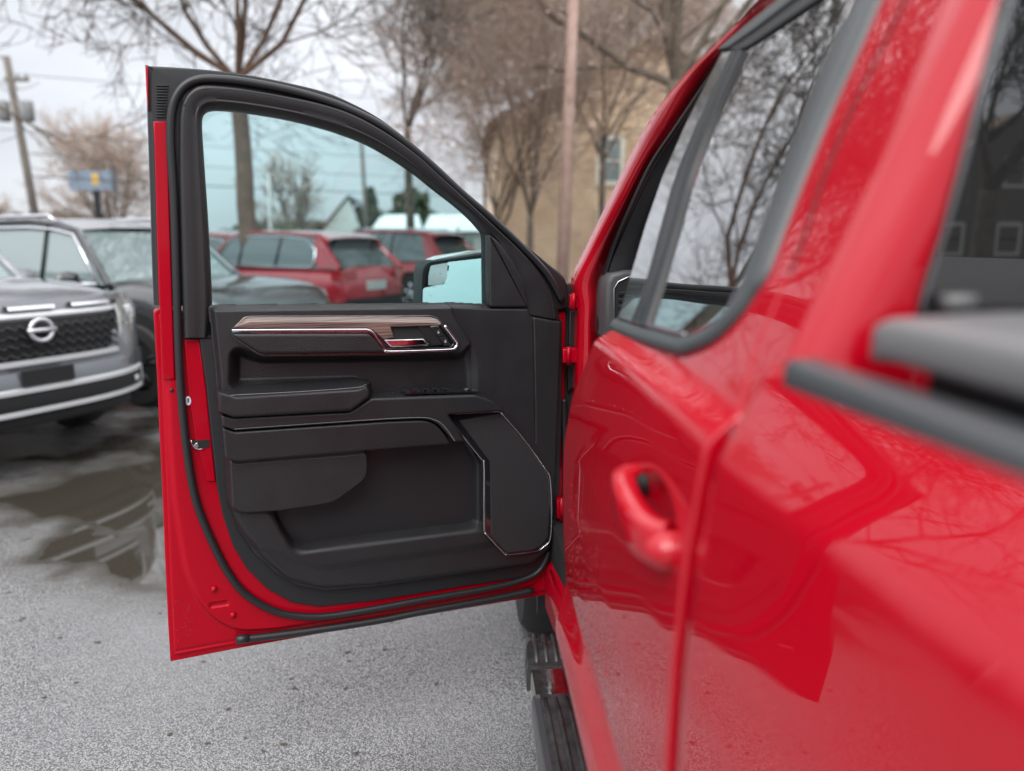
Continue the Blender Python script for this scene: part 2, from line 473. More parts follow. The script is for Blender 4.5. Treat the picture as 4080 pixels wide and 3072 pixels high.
# body side profile: how far in from the widest point the skin lies at each height
ZS = np.array([.52, .60, .665, .70, .74, .775, .80, .86, .98, 1.10, 1.17, 1.20, 1.27, 1.300, 1.309, 1.318, 1.34, 1.365, 1.41])
XS = np.array([.06, .010, -.022, -.026, -.020, -.010, -.004, -.007, -.009, -.007, -.003, -.0005, .0075, .012, .0135, .0175, .0285, .042, .068])
def smooth_profile():
    z = np.linspace(.52, 1.405, 240); x = np.interp(z, ZS, XS)
    k = np.array([1, 2, 3, 2, 1.]); k /= k.sum()
    for _ in range(1):
        xp = np.pad(x, 2, mode='reflect', reflect_type='odd'); x = np.convolve(xp, k, 'valid')
    return z, x
PZ, PX = smooth_profile()
def side_panel(name, y0, y1, z0, z1, m, parent, ny=90, roll=.03, zfun=None, cfun=None, yfun=None, top_roll=True, xover=None, **k):
    """pressed body panel with its edges turned inwards"""
    ys = np.concatenate([[y0, y0, y0 + .0008], np.linspace(y0 + .004, y1 - .004, ny), [y1 - .0008, y1, y1]])
    inn = np.concatenate([[roll, .004, .0012], np.zeros(ny), [.0012, .004, roll]])
    z = np.linspace(z0, z1, 150); V = []
    zz = np.concatenate([[z0], z, [z1]]); ed = np.concatenate([[roll], np.zeros(150), [roll if top_roll else 0.]])
    for y, i in zip(ys, inn):
        dz = zfun(y) if zfun else 0.
        x = np.interp(zz - dz, PZ, PX) + i + ed
        if cfun is not None: x = x + cfun(y, zz)
        if xover is not None: x = xover(x, zz, y)
        yy = np.full(len(zz), y) if yfun is None else yfun(y, zz)
        V.append(np.stack([x, yy, zz], 1))
    V, Fc = grid_mesh(np.vstack(V), len(ys), len(zz))
    return obj(name, V, Fc[:, ::-1].copy(), m, parent, **k)

# crease climbs a little towards the front of the door
zd = lambda y: np.clip((y - .62) / .60, 0, 1) * .028
zb_ = lambda y: np.clip((.6 - y) / .4, 0, 1) * .010
front_edge = lambda z: np.interp(z, [.60, .85, .95, 1.10, 1.21, 1.286, 1.33, 1.365], [1.37, 1.385, 1.41, 1.42, 1.355, 1.27, 1.225, 1.215])
rear_edge = lambda z: .645 + np.interp(z, [1.34, 1.386, 1.44, 1.48], [0, .024, .032, .032])
lean_front = lambda y, z: rear_edge(z) + (y - .645) * (front_edge(z) - rear_edge(z)) / (1.385 - .645)
def door_shape(y, z):
    # recessed cup behind the handle
    d = ((y - .79) / .085) ** 2 + ((z - 1.205) / .036) ** 2
    return .012 * np.exp(-d ** 2.0)
def to_glasshouse(x, z, y):
    a = sstep((z - zd(y) * .6 - 1.316) / .034); g_ = .055 + .41 * (z - 1.365) - .0007
    edge_in = np.where(z > 1.468, .003, 0.)
    roll_ = np.maximum(0, x - np.interp(z - zd(y), PZ, PX) - .0)
    return x * (1 - a) + (g_ + np.where(z > 1.34, roll_, 0) + edge_in) * a
rear_door = side_panel('rear_door', .645, 1.385, .60, 1.47, RED, truck, zfun=zd, xover=to_glasshouse, cfun=door_shape, yfun=lean_front, top_roll=False)
bed = side_panel('bed_side', -2.0, .618, .56, 1.394, RED, truck, ny=160, zfun=zb_)
# sill under both doors and the shut-line backing
b = MB()
b.box(.06, .16, -1.0, 2.2, .5, .66); b.make('inner_sill', DARK, truck, smooth=False)
SX = MB(); zz = np.linspace(.44, .70, 14); V = []
for y in (1.40, 1.6, 1.8, 2.0, 2.14):
    f_ = (y - 1.40) / .74
    V.append(np.stack([np.interp(zz, [.44, .50, .60, .65, .70], [.09, .045, .012 + .03 * f_, .03 + .02 * f_, .12]), np.full(14, y), zz - .13 * f_], 1))
V, Fc = grid_mesh(np.vstack(V), 5, 14)
sill = obj('sill', V, Fc, RED_IN, truck)
b = MB()
for q in range(3):
    P0 = np.array([.05 + .014 * q, 2.06 - .03 * q, .532 + .012 * q]); b.merge(tube([P0, P0 + [-.015, -.50, .09]], .0035, 6))
b.make('sill_ridges', RED_IN, sill)
b = MB().box(.035, .12, .600, .66, .6, 1.33); b.make('shut_line_seal', RUBBER, truck, smooth=False)
b = MB().box(.20, 1.5, 2.14, 2.2, .55, 1.34); b.box(.30, .34, 1.0, 1.5, .6, 1.30)
b.make('dark_cabin_interior', DARK, truck, smooth=False)

# greenhouse plane and the rear plane
GH = Frame((.055, 1.0, 1.365), (0, 1, 0), (.41, 0, 1))
nG = GH.n
Q = GH.px([(3252, 1456), (3361, 1120), (3430, 784), (3746, 0)], 0)
# cab side (C pillar, window surround) as one pressed shape
yc = .60
top = .56
cab_out = np.array([[1.15 - 1.0, -.035], [1.205 - 1.0, .010], [1.305 - 1., .25], [1.255 - 1.0, .50], [1.0 - 1.0, .53], [.66 - 1.0, .53], [yc - 1.0 + .03, .515], [yc - 1. + .0, .20], [yc - 1.0, .0], [yc - 1.0 + .005, -.035]])
V, Fc = prism2(GH, cab_out, 0, -.06, .012)
cab_side = obj('cab_side', V, Fc, RED, truck, sharp=50)
# rear corner, rounded from the side on to the rear wall
rings = []
for k in range(15):
    a = math.pi / 2 * k / 14
    row = []
    for v in np.linspace(-.012, .53, 20):
        p = GH.w3([(yc - 1.0 + .016 - .0, v)], 0)[0]
        R_ = .045
        c = p - nG * R_
        d = np.array([nG[0] * math.cos(a), -math.sin(a), nG[2] * math.cos(a)])
        row.append(c + d * R_)
    rings.append(row)
for dx in (.10, .60, 1.15):       # on across the rear wall
    rings.append([np.array([r[0] + dx, r[1], r[2]]) for r in rings[14]])
V, Fc = grid_mesh(np.array(rings).reshape(-1, 3), len(rings), 20)
obj('cab_rear_panel', V, Fc, RED, truck)
MB().box(.07, 1.6, .60, .66, .6, 1.40).make('cab_rear_lower', RED, truck, smooth=False)
RW = Frame((0.8, .566, 1.6), (1, 0, 0), (0, .0, 1))
rg = [(4030, 0), (3878, 475), (3756, 920), (3690, 1120), (3655, 1255), (3700, 1330)]
Qr = RW.px(rg); Qr = np.vstack([Qr, [[.50, Qr[-1][1]], [.50, .22], [Qr[0][0] + .035, .22]]])
V, Fc = prism2(RW, fillet(Qr, .03), .002, -.02, .002)
obj('rear_window', V, Fc, REARGL, truck, sharp=50)
# roof
V = []
for y in np.linspace(.60, 1.25, 8):
    for x in np.linspace(0, 1, 24):
        xx = .268 + x * 1.18; V.append((xx, y, 1.862 + .05 * math.sin(math.pi * x) ** .6))
V, Fc = grid_mesh(np.array(V), 8, 24); obj('roof', V, Fc, RED, truck)
V = []
for y in np.linspace(1.25, 2.15, 8):
    for x in np.linspace(0, 1, 16):
        f_ = (y - 1.25) / .9; x0 = .36 - .12 * f_
        V.append((x0 + x * (1.72 - 2 * x0), y, 1.885 - .50 * f_ ** 1.3))
V, Fc = grid_mesh(np.array(V), 8, 16); obj('windscreen', V, Fc, REARGL, truck)
# right-hand side, hood, fenders, simple but true to size (hidden behind the door from here)
def mirror_panel(name, y0, y1, z0, z1):
    z = np.linspace(z0, z1, 40); V = []
    for y in (y0, y1): V.append(np.stack([1.72 - np.interp(z, PZ, PX), np.full(40, y), z], 1))
    V, Fc = grid_mesh(np.vstack(V), 2, 40); return obj(name, V, Fc, RED, truck)
mirror_panel('right_side', .65, 3.0, .56, 1.39); mirror_panel('right_bed_side', -2.0, .618, .56, 1.39)
b = MB(); b.box(1.55, 1.60, .62, 1.9, 1.36, 1.80); b.make('right_windows', REARGL, truck, smooth=False)
V = []
for y in np.linspace(2.22, 3.55, 10):
    for x in np.linspace(0, 1, 20):
        f_ = (y - 2.22) / 1.33; V.append((.13 + x * 1.46, y, 1.27 - .10 * f_ ** 3 + .05 * math.sin(math.pi * x) ** .5))
V, Fc = grid_mesh(np.array(V), 10, 20); obj('hood', V, Fc, RED, truck)
V = []
for y in np.linspace(2.35, 3.55, 50):
    arch = .55 if abs(y - 2.86) > .50 else max(.55, .42 + math.sqrt(max(.0, .50 ** 2 - (y - 2.86) ** 2)))
    for k in range(16):
        z = arch + (1.26 - arch) * k / 15
        V.append((.075 + .08 * ((z - .6) / .66) ** 4, y, z))
V, Fc = grid_mesh(np.array(V), 50, 16); obj('front_fender', V, Fc, RED, truck)
MB().box(.12, 1.6, 3.5, 3.6, .45, 1.2).make('front_bumper', CHROME, truck, smooth=False)

def wheel(parent, x, y, z, R=.40, W=.27, out=-1, rim=SATINCHR, spokes=6):
    prof = [(-W / 2, R * .62), (-W / 2, R * .90), (-W / 2 + .03, R * .985), (-W / 4, R), (W / 4, R), (W / 2 - .03, R * .985), (W / 2, R * .90), (W / 2, R * .62)]
    V = []; n = 40
    for k in range(n):
        a = 2 * math.pi * k / n
        for (dx, r_) in prof: V.append((x + dx, y + r_ * math.cos(a), z + r_ * math.sin(a)))
    K = len(prof); Fc = [(k * K + j, k * K + j + 1, ((k + 1) % n) * K + j + 1, ((k + 1) % n) * K + j) for k in range(n) for j in range(K - 1)]
    w = obj('wheel', V, Fc, TYRE, parent, sharp=40)
    b = MB(); xo = x + out * (W / 2 - .02)
    for s_ in range(spokes):
        a = 2 * math.pi * s_ / spokes; c, sn = math.cos(a), math.sin(a)
        b.merge(tube([(xo, y + .04 * c, z + .04 * sn), (xo, y + R * .6 * c, z + R * .6 * sn)], .028, 6))
    b.merge(tube([(xo - .03, y, z), (xo + .03, y, z)], .07, 14))
    ring = [(xo, y + R * .61 * math.cos(2 * math.pi * k / 30), z + R * .61 * math.sin(2 * math.pi * k / 30)) for k in range(31)]
    b.merge(tube(ring, .018, 6, caps=False))
    b.make('rim', rim, w)
    c = MB(); c.merge(tube([(x - .02, y, z), (x + .02, y, z)], R * .6, 24)); c.make('brake_disc', DARK, w)
    return w
wheel(truck, .137, 2.74, .40); wheel(truck, 1.56, 2.86, .40, out=1); wheel(truck, .175, -.95, .40); wheel(truck, 1.54, -.95, .40, out=1)
b = MB(); b.box(.035, .42, 2.28, 2.31, .27, 1.2); b.make('mud_flap', RUBBER, truck, smooth=False)

# grey bed rail cap and soft tonneau cover
V = []
prof = [(.054, 1.376), (.0525, 1.386), (.0525, 1.400), (.0550, 1.4048), (.060, 1.4065), (.079, 1.4070), (.083, 1.405), (.085, 1.33)]
for y in list(np.linspace(-2.0, .565, 30)) + [.578, .582]:
    e_ = .010 if y > .58 else 0
    for (x, z) in prof: V.append((x + e_ * .5, y, z - e_))
V, Fc = grid_mesh(np.array(V), 32, len(prof)); obj('bed_rail_cap', V, Fc[:, ::-1].copy(), mat('grey_rail_cap', (.055, .058, .062), .36, bump=(500, .2, .001)), truck)
V = []
prof = [(.112, 1.414), (.094, 1.4165), (.0915, 1.421), (.0915, 1.4395), (.094, 1.4445), (.100, 1.447), (.18, 1.451), (.5, 1.452), (1.2, 1.452), (1.5, 1.448), (1.6, 1.44), (1.6, 1.411)]
ysn = [.522, .525, .521, .51] + list(np.linspace(.495, -1.95, 60))
for i, y in enumerate(ysn):
    dz = [.04, .012, .004, .001][i] if i < 4 else 0
    for (x, z) in prof:
        V.append((x + (.012 if i < 2 else 0) * (1 if x < .5 else 0), y, max(1.411, z - dz)))
V, Fc = grid_mesh(np.array(V), len(ysn), len(prof)); obj('tonneau_cover', V, Fc[:, ::-1].copy(), mat('sheen_grey_vinyl', (.17, .165, .168), .34, bump=(700, .2, .001)), truck)  # base grey carries the sky sheen of wet black vinyl
b = MB(); b.box(.125, .20, -1.9, .50, 1.30, 1.415); b.make('cover_rail', DARK, truck, smooth=False)
b = MB(); b.box(.165, .187, .545, .56, 1.447, 1.460); b.make('brake_lamp_housing', mat('grey_knob', (.12, .12, .12), .4), truck)

# running board with rubber pads, chrome band and ribs
ST = .42
step = None
def stepmesh(y0, y1, xl, xr, z, taper=False):
    V = []; prof = [(0, -.07), (-.004, -.02), (.006, -.006), (.02, 0), (.98, 0), (1, -.01), (1, -.07)]
    ys = np.linspace(y0, y1, 14)
    for i, y in enumerate(ys):
        f_ = i / 13; t_ = (.035 * f_ ** 3 if taper else 0); zt = (-.05 * f_ ** 4 if taper else 0)
        for (s_, dz) in prof: V.append((xl + t_ + (xr - xl - t_) * s_, y, z + dz + zt))
    Vn, Fc = grid_mesh(np.array(V), 14, len(prof)); Fc = [tuple(q) for q in Fc]
    Fc += [tuple(range(len(prof))), tuple(13 * len(prof) + j for j in range(len(prof)))]
    return Vn, Fc
V, Fc = stepmesh(-.9, 1.62, -.048, .15, ST - .006); step = obj('running_board', V, Fc, mat('satin_board', (.10, .10, .11), .28, .5), truck, sharp=40)
V, Fc = stepmesh(1.73, 1.93, -.050, .15, ST + .004, True); obj('end_cap', V, Fc, MUD, step, sharp=40)
V, Fc = stepmesh(1.615, 1.735, -.043, .15, ST - .001); obj('chrome_band', V, Fc, mat('scuffed_chrome', (.78, .78, .80), .15, 1., noise=(60, (.60, .55, .48)), var=(20, .08, .3)), step, sharp=40)
b = MB(); b.box(-.030, .14, -.85, 1.612, ST - .02, ST + .001); b.make('tread_pad', MUD, step, smooth=False)
for q in range(6):
    x = -.018 + q * .026
    V, Fc = tube([(x, -.8, ST + .001), (x, 1.53, ST + .001), (x, 1.60, ST - .004)], .0065, 8)
    obj('tread_rib', V, Fc, MUD, step)
for q in range(5):
    x = -.022 + q * .026
    V, Fc = tube([(x, 1.745, ST + .003), (x + .004, 1.86, ST + .003), (x + .010, 1.92, ST - .018)], .0065, 8)
    obj('cap_rib', V, Fc, MUD, step)

# rear door furniture: window, mouldings, handle, shut line
wpx = [(2579, 1300), (2728, 1339), (2800, 1318), (2882, 1252), (2949, 1161), (2990, 1060), (3026, 940), (3103, 724), (3231, 363), (3396, 0), (3470, -160), (3284, 0), (2961, 205), (2752, 700)]
mo = [(2430, 1318), (2540, 1365), (2680, 1409), (2724, 1408), (2824, 1363), (2920, 1272), (2992, 1170), (3040, 1094), (3112, 902), (3189, 700), (3290, 450), (3396, 211), (3488, 0), (3560, -170)]
mi = [(2452, 1268), (2560, 1300), (2690, 1335), (2728, 1336), (2800, 1312), (2880, 1246), (2930, 1180), (2963, 1090), (3022, 920), (3095, 724), (3175, 500), (3285, 220), (3396, 0), (3470, -160)]
QB = GH.px([(2580, 1290), (2728, 1345), (2890, 1260), (2975, 1100), (3110, 724), (3400, 0), (3480, -170), (3284, -20), (2955, 200)])
V, Fc = prism2(GH, QB, .003, -.01, .001); obj('window_glass', V, Fc, PRIV, rear_door, smooth=False)
ribbon(GH, mo, mi, [(-.02, -.004), (0, .004), (.1, .008), (.5, .010), (.9, .008), (1, .004), (1.05, .001)], 'window_moulding', SATIN, rear_door, wref=.006)
# bright sill ledge inside the moulding
ribbon(GH, [(2452, 1268), (2560, 1300), (2690, 1335), (2728, 1337)], [(2500, 1262), (2590, 1288), (2690, 1312), (2728, 1322)], [(0, .006), (.5, .011), (1, .004)], 'sill_ledge', SATINCHR, rear_door, wref=.006)
# gloss post at the front of the window and the rubber run behind it
QP = GH.px([(2465, 1272), (2520, 1290), (2577, 1131), (2640, 900), (2698, 700), (2790, 480), (2921, 205), (2882, 205), (2742, 480), (2645, 700), (2575, 900)], .006)
V, Fc = prism2(GH, QP, .008, -.02, .002); obj('window_post', V, Fc, POST, rear_door, sharp=40)
ribbon(GH, [(2520, 1288), (2580, 1131), (2642, 900), (2700, 700), (2792, 480), (2922, 205)], [(2580, 1302), (2642, 1100), (2700, 900), (2757, 700), (2842, 480), (2966, 203)],
       [(0, .0), (.02, .010), (.2, .012), (.34, .004), (.45, .003), (.55, .011), (.8, .012), (.97, .009), (1, .0)], 'window_run', RUBBER, rear_door, wref=.006)
V, Fc = prism2(GH, GH.px([(2882, 207), (3000, 108), (3140, 0), (3220, -60), (3300, -60), (3180, 20), (3030, 130), (2925, 200)]), .012, -.03, .003); obj('roof_moulding', V, Fc, SATIN, truck, sharp=40)
V, Fc = prism2(GH, GH.px([(2921, 203), (3030, 128), (3180, 18), (3290, -60), (3480, -165), (3290, 0), (3000, 191), (2961, 207)]), .008, -.02, .002); obj('upper_window_run', V, Fc, RUBBER, rear_door, sharp=40)
sl = catmull(GH.px([(3148, 1090), (3202, 960), (3277, 730), (3396, 440), (3495, 235), (3594, 33), (3680, -160)]), 5)
V, Fc = tube(GH.w3(sl, np.full(len(sl), .0002)), .0016, 6); obj('shut_line', V, Fc, DARK, cab_side)

# handle: pull bar standing off the door on two feet
hp = np.array([(.010, .858, 1.213), (-.006, .852, 1.213), (-.018, .834, 1.211), (-.0235, .79, 1.206), (-.022, .745, 1.200), (-.014, .712, 1.197), (-.002, .700, 1.196)])
hc = catmull(hp, 6); V = []
for i, c in enumerate(hc):
    t_ = hc[min(i + 1, len(hc) - 1)] - hc[max(i - 1, 0)]; t_ /= np.linalg.norm(t_)
    nx_ = np.cross(t_, [0, 0, 1.]); nx_ /= np.linalg.norm(nx_)
    f_ = i / (len(hc) - 1); hh = .019 + .005 * f_ ; th = .0155
    for j in range(16):
        a = 2 * math.pi * j / 16; ca, sa = math.cos(a), math.sin(a)
        V.append(c + nx_ * th * np.sign(ca) * abs(ca) ** .45 + np.array([0, 0, 1.]) * hh * np.sign(sa) * abs(sa) ** .45)
n = len(hc); Fc = [(i * 16 + j, i * 16 + (j + 1) % 16, (i + 1) * 16 + (j + 1) % 16, (i + 1) * 16 + j) for i in range(n - 1) for j in range(16)]
Fc += [tuple(range(16)), tuple((n - 1) * 16 + j for j in range(16))]
handle = obj('door_handle', V, Fc, RED, rear_door)
b = MB(); b.merge(tube([(.02, .690, 1.194), (-.012, .690, 1.194), (-.026, .694, 1.194)], [.021, .020, .012], 16)); b.make('handle_base', RED, handle)
b = MB(); b.merge(tube([(.006, .825, 1.216), (.010, .852, 1.217)], .011, 10)); b.make('handle_shade_plug', DARK, handle)  # black plug gives the shaded hole behind the grip its dark
# ---- hinge pillar and A pillar
AP = [((2300, 1900), (2400, 1900), 2.10), ((2298, 1500), (2396, 1500), 2.10), ((2304, 1300), (2383, 1330), 2.10), ((2306, 1215), (2388, 1235), 2.10), ((2296, 1120), (2400, 1120), 2.10), ((2361, 978), (2440, 985), 2.05),
      ((2453, 793), (2512, 822), 1.93), ((2545, 609), (2594, 655), 1.80), ((2638, 443), (2692, 510), 1.66), ((2767, 277), (2842, 288), 1.50), ((2896, 148), (2935, 178), 1.36), ((3025, 20), (3060, 60), 1.22), ((3130, -90), (3170, -30), 1.10), ((3290, -220), (3300, -120), .98)]
def at_y(px, y):
    r = FW + (px[0] - 2040) / F_PX * RT - (px[1] - 1536) / F_PX * UP; return CAM + r * (y - CAM[1]) / r[1]
def strip(pairs, prof, name, m, parent, per=6, **k):
    A = catmull([at_y(p[0], p[2]) for p in pairs], per); B = catmull([at_y(p[1], p[2]) for p in pairs], per); V = []
    K = len(prof)
    for a, b_ in zip(A, B):
        for (s_, d) in prof: V.append(a * (1 - s_) + b_ * s_ - np.array([0, 1, 0.]) * d)
    V, Fc = grid_mesh(np.array(V), len(A), K); return obj(name, V, Fc, m, parent, **k)
pillar = strip(AP, [(0, -.10), (0, -.03), (.02, -.012), (.08, .0), (.25, .010), (.42, .020), (.55, .017), (.7, .004), (.85, -.006), (.97, -.012), (1, -.02), (1.02, -.08)], 'door_pillar', RED, truck)
WSp = [((2400, 1900), (2470, 1900), 2.06), ((2396, 1500), (2440, 1500), 2.06), ((2383, 1330), (2413, 1330), 2.06), ((2388, 1235), (2418, 1235), 2.06), ((2400, 1120), (2430, 1100), 2.06), ((2440, 985), (2475, 970), 2.01),
       ((2512, 822), (2550, 800), 1.89), ((2594, 655), (2640, 620), 1.76), ((2692, 510), (2760, 440), 1.62), ((2842, 288), (2890, 250), 1.46), ((2935, 178), (2990, 160), 1.32), ((3060, 60), (3110, 80), 1.19)]
strip(WSp, [(0, -.03), (.05, .006), (.3, .014), (.5, .006), (.55, .0), (.7, .006), (.95, .008), (1.3, -.02), (1.4, -.06)], 'door_opening_seal', RUBBER, truck)
strip([((2413, 1330), (2700, 1330), 2.0), ((2430, 1100), (2760, 1100), 2.0), ((2475, 970), (2800, 970), 1.95), ((2550, 800), (2850, 800), 1.84), ((2640, 620), (2900, 620), 1.72), ((2760, 440), (3000, 400), 1.58), ((2890, 250), (3060, 230), 1.45), ((2990, 160), (3200, 130), 1.3)],
      [(0, -.02), (.1, .0), (.3, .01), (.6, -.01), (1, -.04)], 'pillar_trim', TRIMHARD, truck)
# instrument panel end with its vent
DF = Frame((.2, 2.02, 1.3), (1, 0, 0), (0, 0, 1))
dash = slab(DF, [(2408, 1345), (2413, 1200), (2418, 1125), (2436, 1092), (2490, 1077), (2700, 1070), (2720, 1345)], .05, -.2, 'dashboard', mat('dash_grey', (.07, .068, .07), .5), truck, r=.012)
slab(DF, [(2446, 1330), (2446, 1150), (2462, 1122), (2500, 1104), (2690, 1098), (2700, 1330)], .056, .03, 'vent_housing', DARK, dash, r=.002)
V, Fc = tube(DF.w3(DF.px([(2447, 1310), (2447, 1150), (2464, 1122), (2502, 1104), (2690, 1099)], .058), [.058] * 5), .0018, 6); obj('silver_line', V, Fc, SATINCHR, dash)
for q in range(4):
    y_ = 1165 + q * 26
    slab(DF, [(2466, y_), (2560, y_ - 6), (2560, y_ + 6), (2466, y_ + 12)], .062, .05, 'vent_slat', TRIMHARD, dash, r=.001)

# ------------------------------------------------------------------ the open front door
S0 = 2212 / 4080.
DA, DBp = np.array([-.97, 1.80, 0]), np.array([.067, 2.15, 0])
DR = Frame(DBp, DA - DBp, (0, 0, 1), S=1 / S0)      # outlines below are traced on the 2212-wide view
shell_out = [(331, 672), (333, 700), (340, 830), (345, 950), (350, 1050), (356, 1200), (363, 1350), (368, 1430), (500, 1404), (700, 1368), (900, 1333), (1100, 1299), (1195, 1283), (1204, 1240), (1214, 1100), (1219, 900), (1222, 700), (1222, 674)]
fd = slab(DR, shell_out, -.018, -.095, 'front_door', RED_IN, truck, r=.004)
# pressed inner panel
inner_out = [(338, 676), (341, 700), (345, 830), (350, 950), (355, 1050), (361, 1200), (369, 1350), (374, 1419), (500, 1396), (700, 1360), (900, 1325), (1100, 1291), (1190, 1276), (1198, 1240), (1209, 1100), (1214, 900), (1217, 700), (1217, 676)]
step_in = [(352, 620), (360, 830), (366, 950), (376, 1080), (400, 1230), (428, 1300), (470, 1345), (520, 1366), (600, 1360), (900, 1312), (1150, 1268), (1190, 1230), (1200, 1100), (1203, 700), (1203, 620)]
ip = relief(DR, inner_out, [('poly', step_in, .0, .016, .03), ('poly', [(452, 1302), (492, 1296), (494, 1306), (454, 1312)], -.005, .006, .003),
     ('groove', [(346, 700), (352, 900), (362, 1150), (372, 1400)], .003, .004, -.01), ('groove', [(380, 1408), (700, 1350), (1100, 1284)], .003, .004, -.01)],
     -.011, 'inner_panel', RED_IN, fd, res=.0025, edge=.006, drop=.012, fil=.01, wout=-.012)
# black upper frame: painted outer band
fo = [(331, 660), (327, 560), (324, 450), (319, 300), (316, 200), (317, 143), (322, 141), (430, 148), (520, 158), (610, 175), (700, 197), (760, 222), (820, 255), (880, 300), (940, 355), (1000, 412), (1060, 462), (1120, 515), (1180, 565), (1222, 603), (1230, 660)]
fi = [(400, 660), (398, 560), (396, 450), (392, 300), (392, 235), (400, 205), (420, 190), (460, 186), (530, 193), (610, 207), (690, 224), (750, 245), (805, 272), (860, 310), (915, 355), (975, 410), (1035, 462), (1095, 520), (1145, 572), (1175, 615), (1195, 670)]
uf = ribbon(DR, fo, fi, [(0, -.075), (0, -.022), (.03, -.012), (.12, -.010), (.16, -.002), (.6, .0), (1, 0.), (1, -.06)], 'upper_frame', RUBBER, fd, wref=-.01)
slab(DR, [(313.5, 144), (317, 141), (320, 146), (321, 180), (320, 240), (316, 200)], -.008, -.08, 'red_corner_edge', RED, uf, r=.002)
slab(DR, [(331, 262), (360, 262), (363, 320), (367, 480), (372, 640), (378, 820), (352, 820), (343, 640), (338, 480), (334, 320)], .004, -.02, 'red_frame_strip', RED_IN, uf, r=.003)
for q in range(12):
    y_ = 183 + q * 6.1
    slab(DR, [(338, y_), (364 - q * .6, y_ + .6), (364 - q * .6, y_ + 3.0), (338, y_ + 2.6)], .004, -.01, 'frame_rib', RUBBER, uf, r=.0008)
# weatherstrip
ws = [(1215, 650), (1180, 590), (1120, 526), (1060, 470), (1000, 419), (940, 363), (880, 311), (820, 269), (760, 239), (700, 216), (620, 194), (530, 177), (470, 171), (430, 172), (402, 183), (382, 206), (371, 240), (368, 290), (370, 340), (375, 420), (380, 560), (384, 700), (388, 800), (395, 894), (406, 990), (423, 1080), (450, 1152), (489, 1231), (530, 1283), (591, 1319), (650, 1331), (713, 1330), (813, 1314), (909, 1296), (1058, 1270), (1133, 1251), (1168, 1229), (1186, 1190)]
sweep(DR, ws, .010, .0098, 'weatherstrip', RUBBER, fd, n=10)
sweep(DR, [(513, 1381), (540, 1379), (660, 1364), (813, 1341), (909, 1322), (1058, 1295), (1152, 1275)], .004, .0105, 'lower_seal', RUBBER, fd, n=10)
V, Fc = tube(DR.w3(DR.px([(510, 1381), (538, 1379)], .006), [.006] * 2), .012, 12); obj('seal_end', V, Fc, RUBBER, fd)
# inner garnish frame round the glass
go = [(396, 729), (393, 640), (389, 500), (386, 380), (386, 290), (388, 245), (396, 215), (411, 195), (432, 184), (470, 184), (530, 191), (610, 205), (690, 222), (760, 245), (830, 283), (900, 333), (960, 388), (1020, 443), (1080, 500), (1130, 548), (1165, 590), (1190, 630), (1205, 660), (1213, 692)]
gi = [(455, 729), (459, 655), (452, 500), (444, 380), (438, 290), (437, 262), (438, 248), (443, 238), (455, 232), (480, 231), (530, 236), (605, 248), (680, 265), (740, 283), (800, 307), (855, 338), (905, 372), (950, 408), (995, 443), (1025, 470), (1045, 492), (1056, 512), (1057, 580), (1058, 664)]
gf = ribbon(DR, go, gi, [(0, -.04), (0, .006), (.03, .016), (.10, .022), (.20, .023), (.50, .020), (.66, .016), (.74, .018), (.82, .016), (.93, .004), (.98, -.008), (1., -.03), (1., -.05)], 'window_frame_trim', TRIM, fd, per=7, wref=.015)
sweep(DR, [(398, 230), (412, 206), (434, 193), (475, 192), (535, 198), (615, 212), (700, 231), (765, 254), (835, 292), (905, 342), (965, 397), (1025, 452), (1085, 509), (1135, 557), (1168, 598), (1190, 640), (1199, 690)], .0205, .0028, 'frame_bead', TRIMHARD, gf)
slab(DR, [(1056, 505), (1075, 520), (1105, 560), (1132, 610), (1143, 664), (1058, 664)], .030, .0, 'mirror_sail_trim', TRIM, gf, r=.006, fil=.01)
V, Fc = prism2(DR, fillet(DR.px([(430, 225), (600, 238), (760, 285), (860, 335), (960, 410), (1065, 495), (1065, 675), (450, 680), (440, 400)], -.02), .02), -.018, -.022, .0005)
obj('window_glass', V, Fc, GLASS, fd, smooth=False)
# trim backing
slab(DR, [(402, 729), (455, 727), (456, 690), (1215, 690), (1214, 915), (1208, 1065), (1202, 1158), (1193, 1199), (1170, 1227), (1133, 1247), (984, 1270), (813, 1298), (689, 1311), (630, 1302), (576, 1272), (532, 1228), (503, 1180), (481, 1114), (469, 1056), (457, 953), (445, 836), (430, 731), (402, 731)], .010, -.01, 'trim_backing', RUBBER, fd, r=.004, fil=.004)
slab(DR, [(398, 733), (430, 733), (445, 838), (457, 955), (466, 1040), (447, 1040), (420, 940), (407, 850)], .006, -.015, 'inner_red_flange', RED_IN, fd, r=.003)
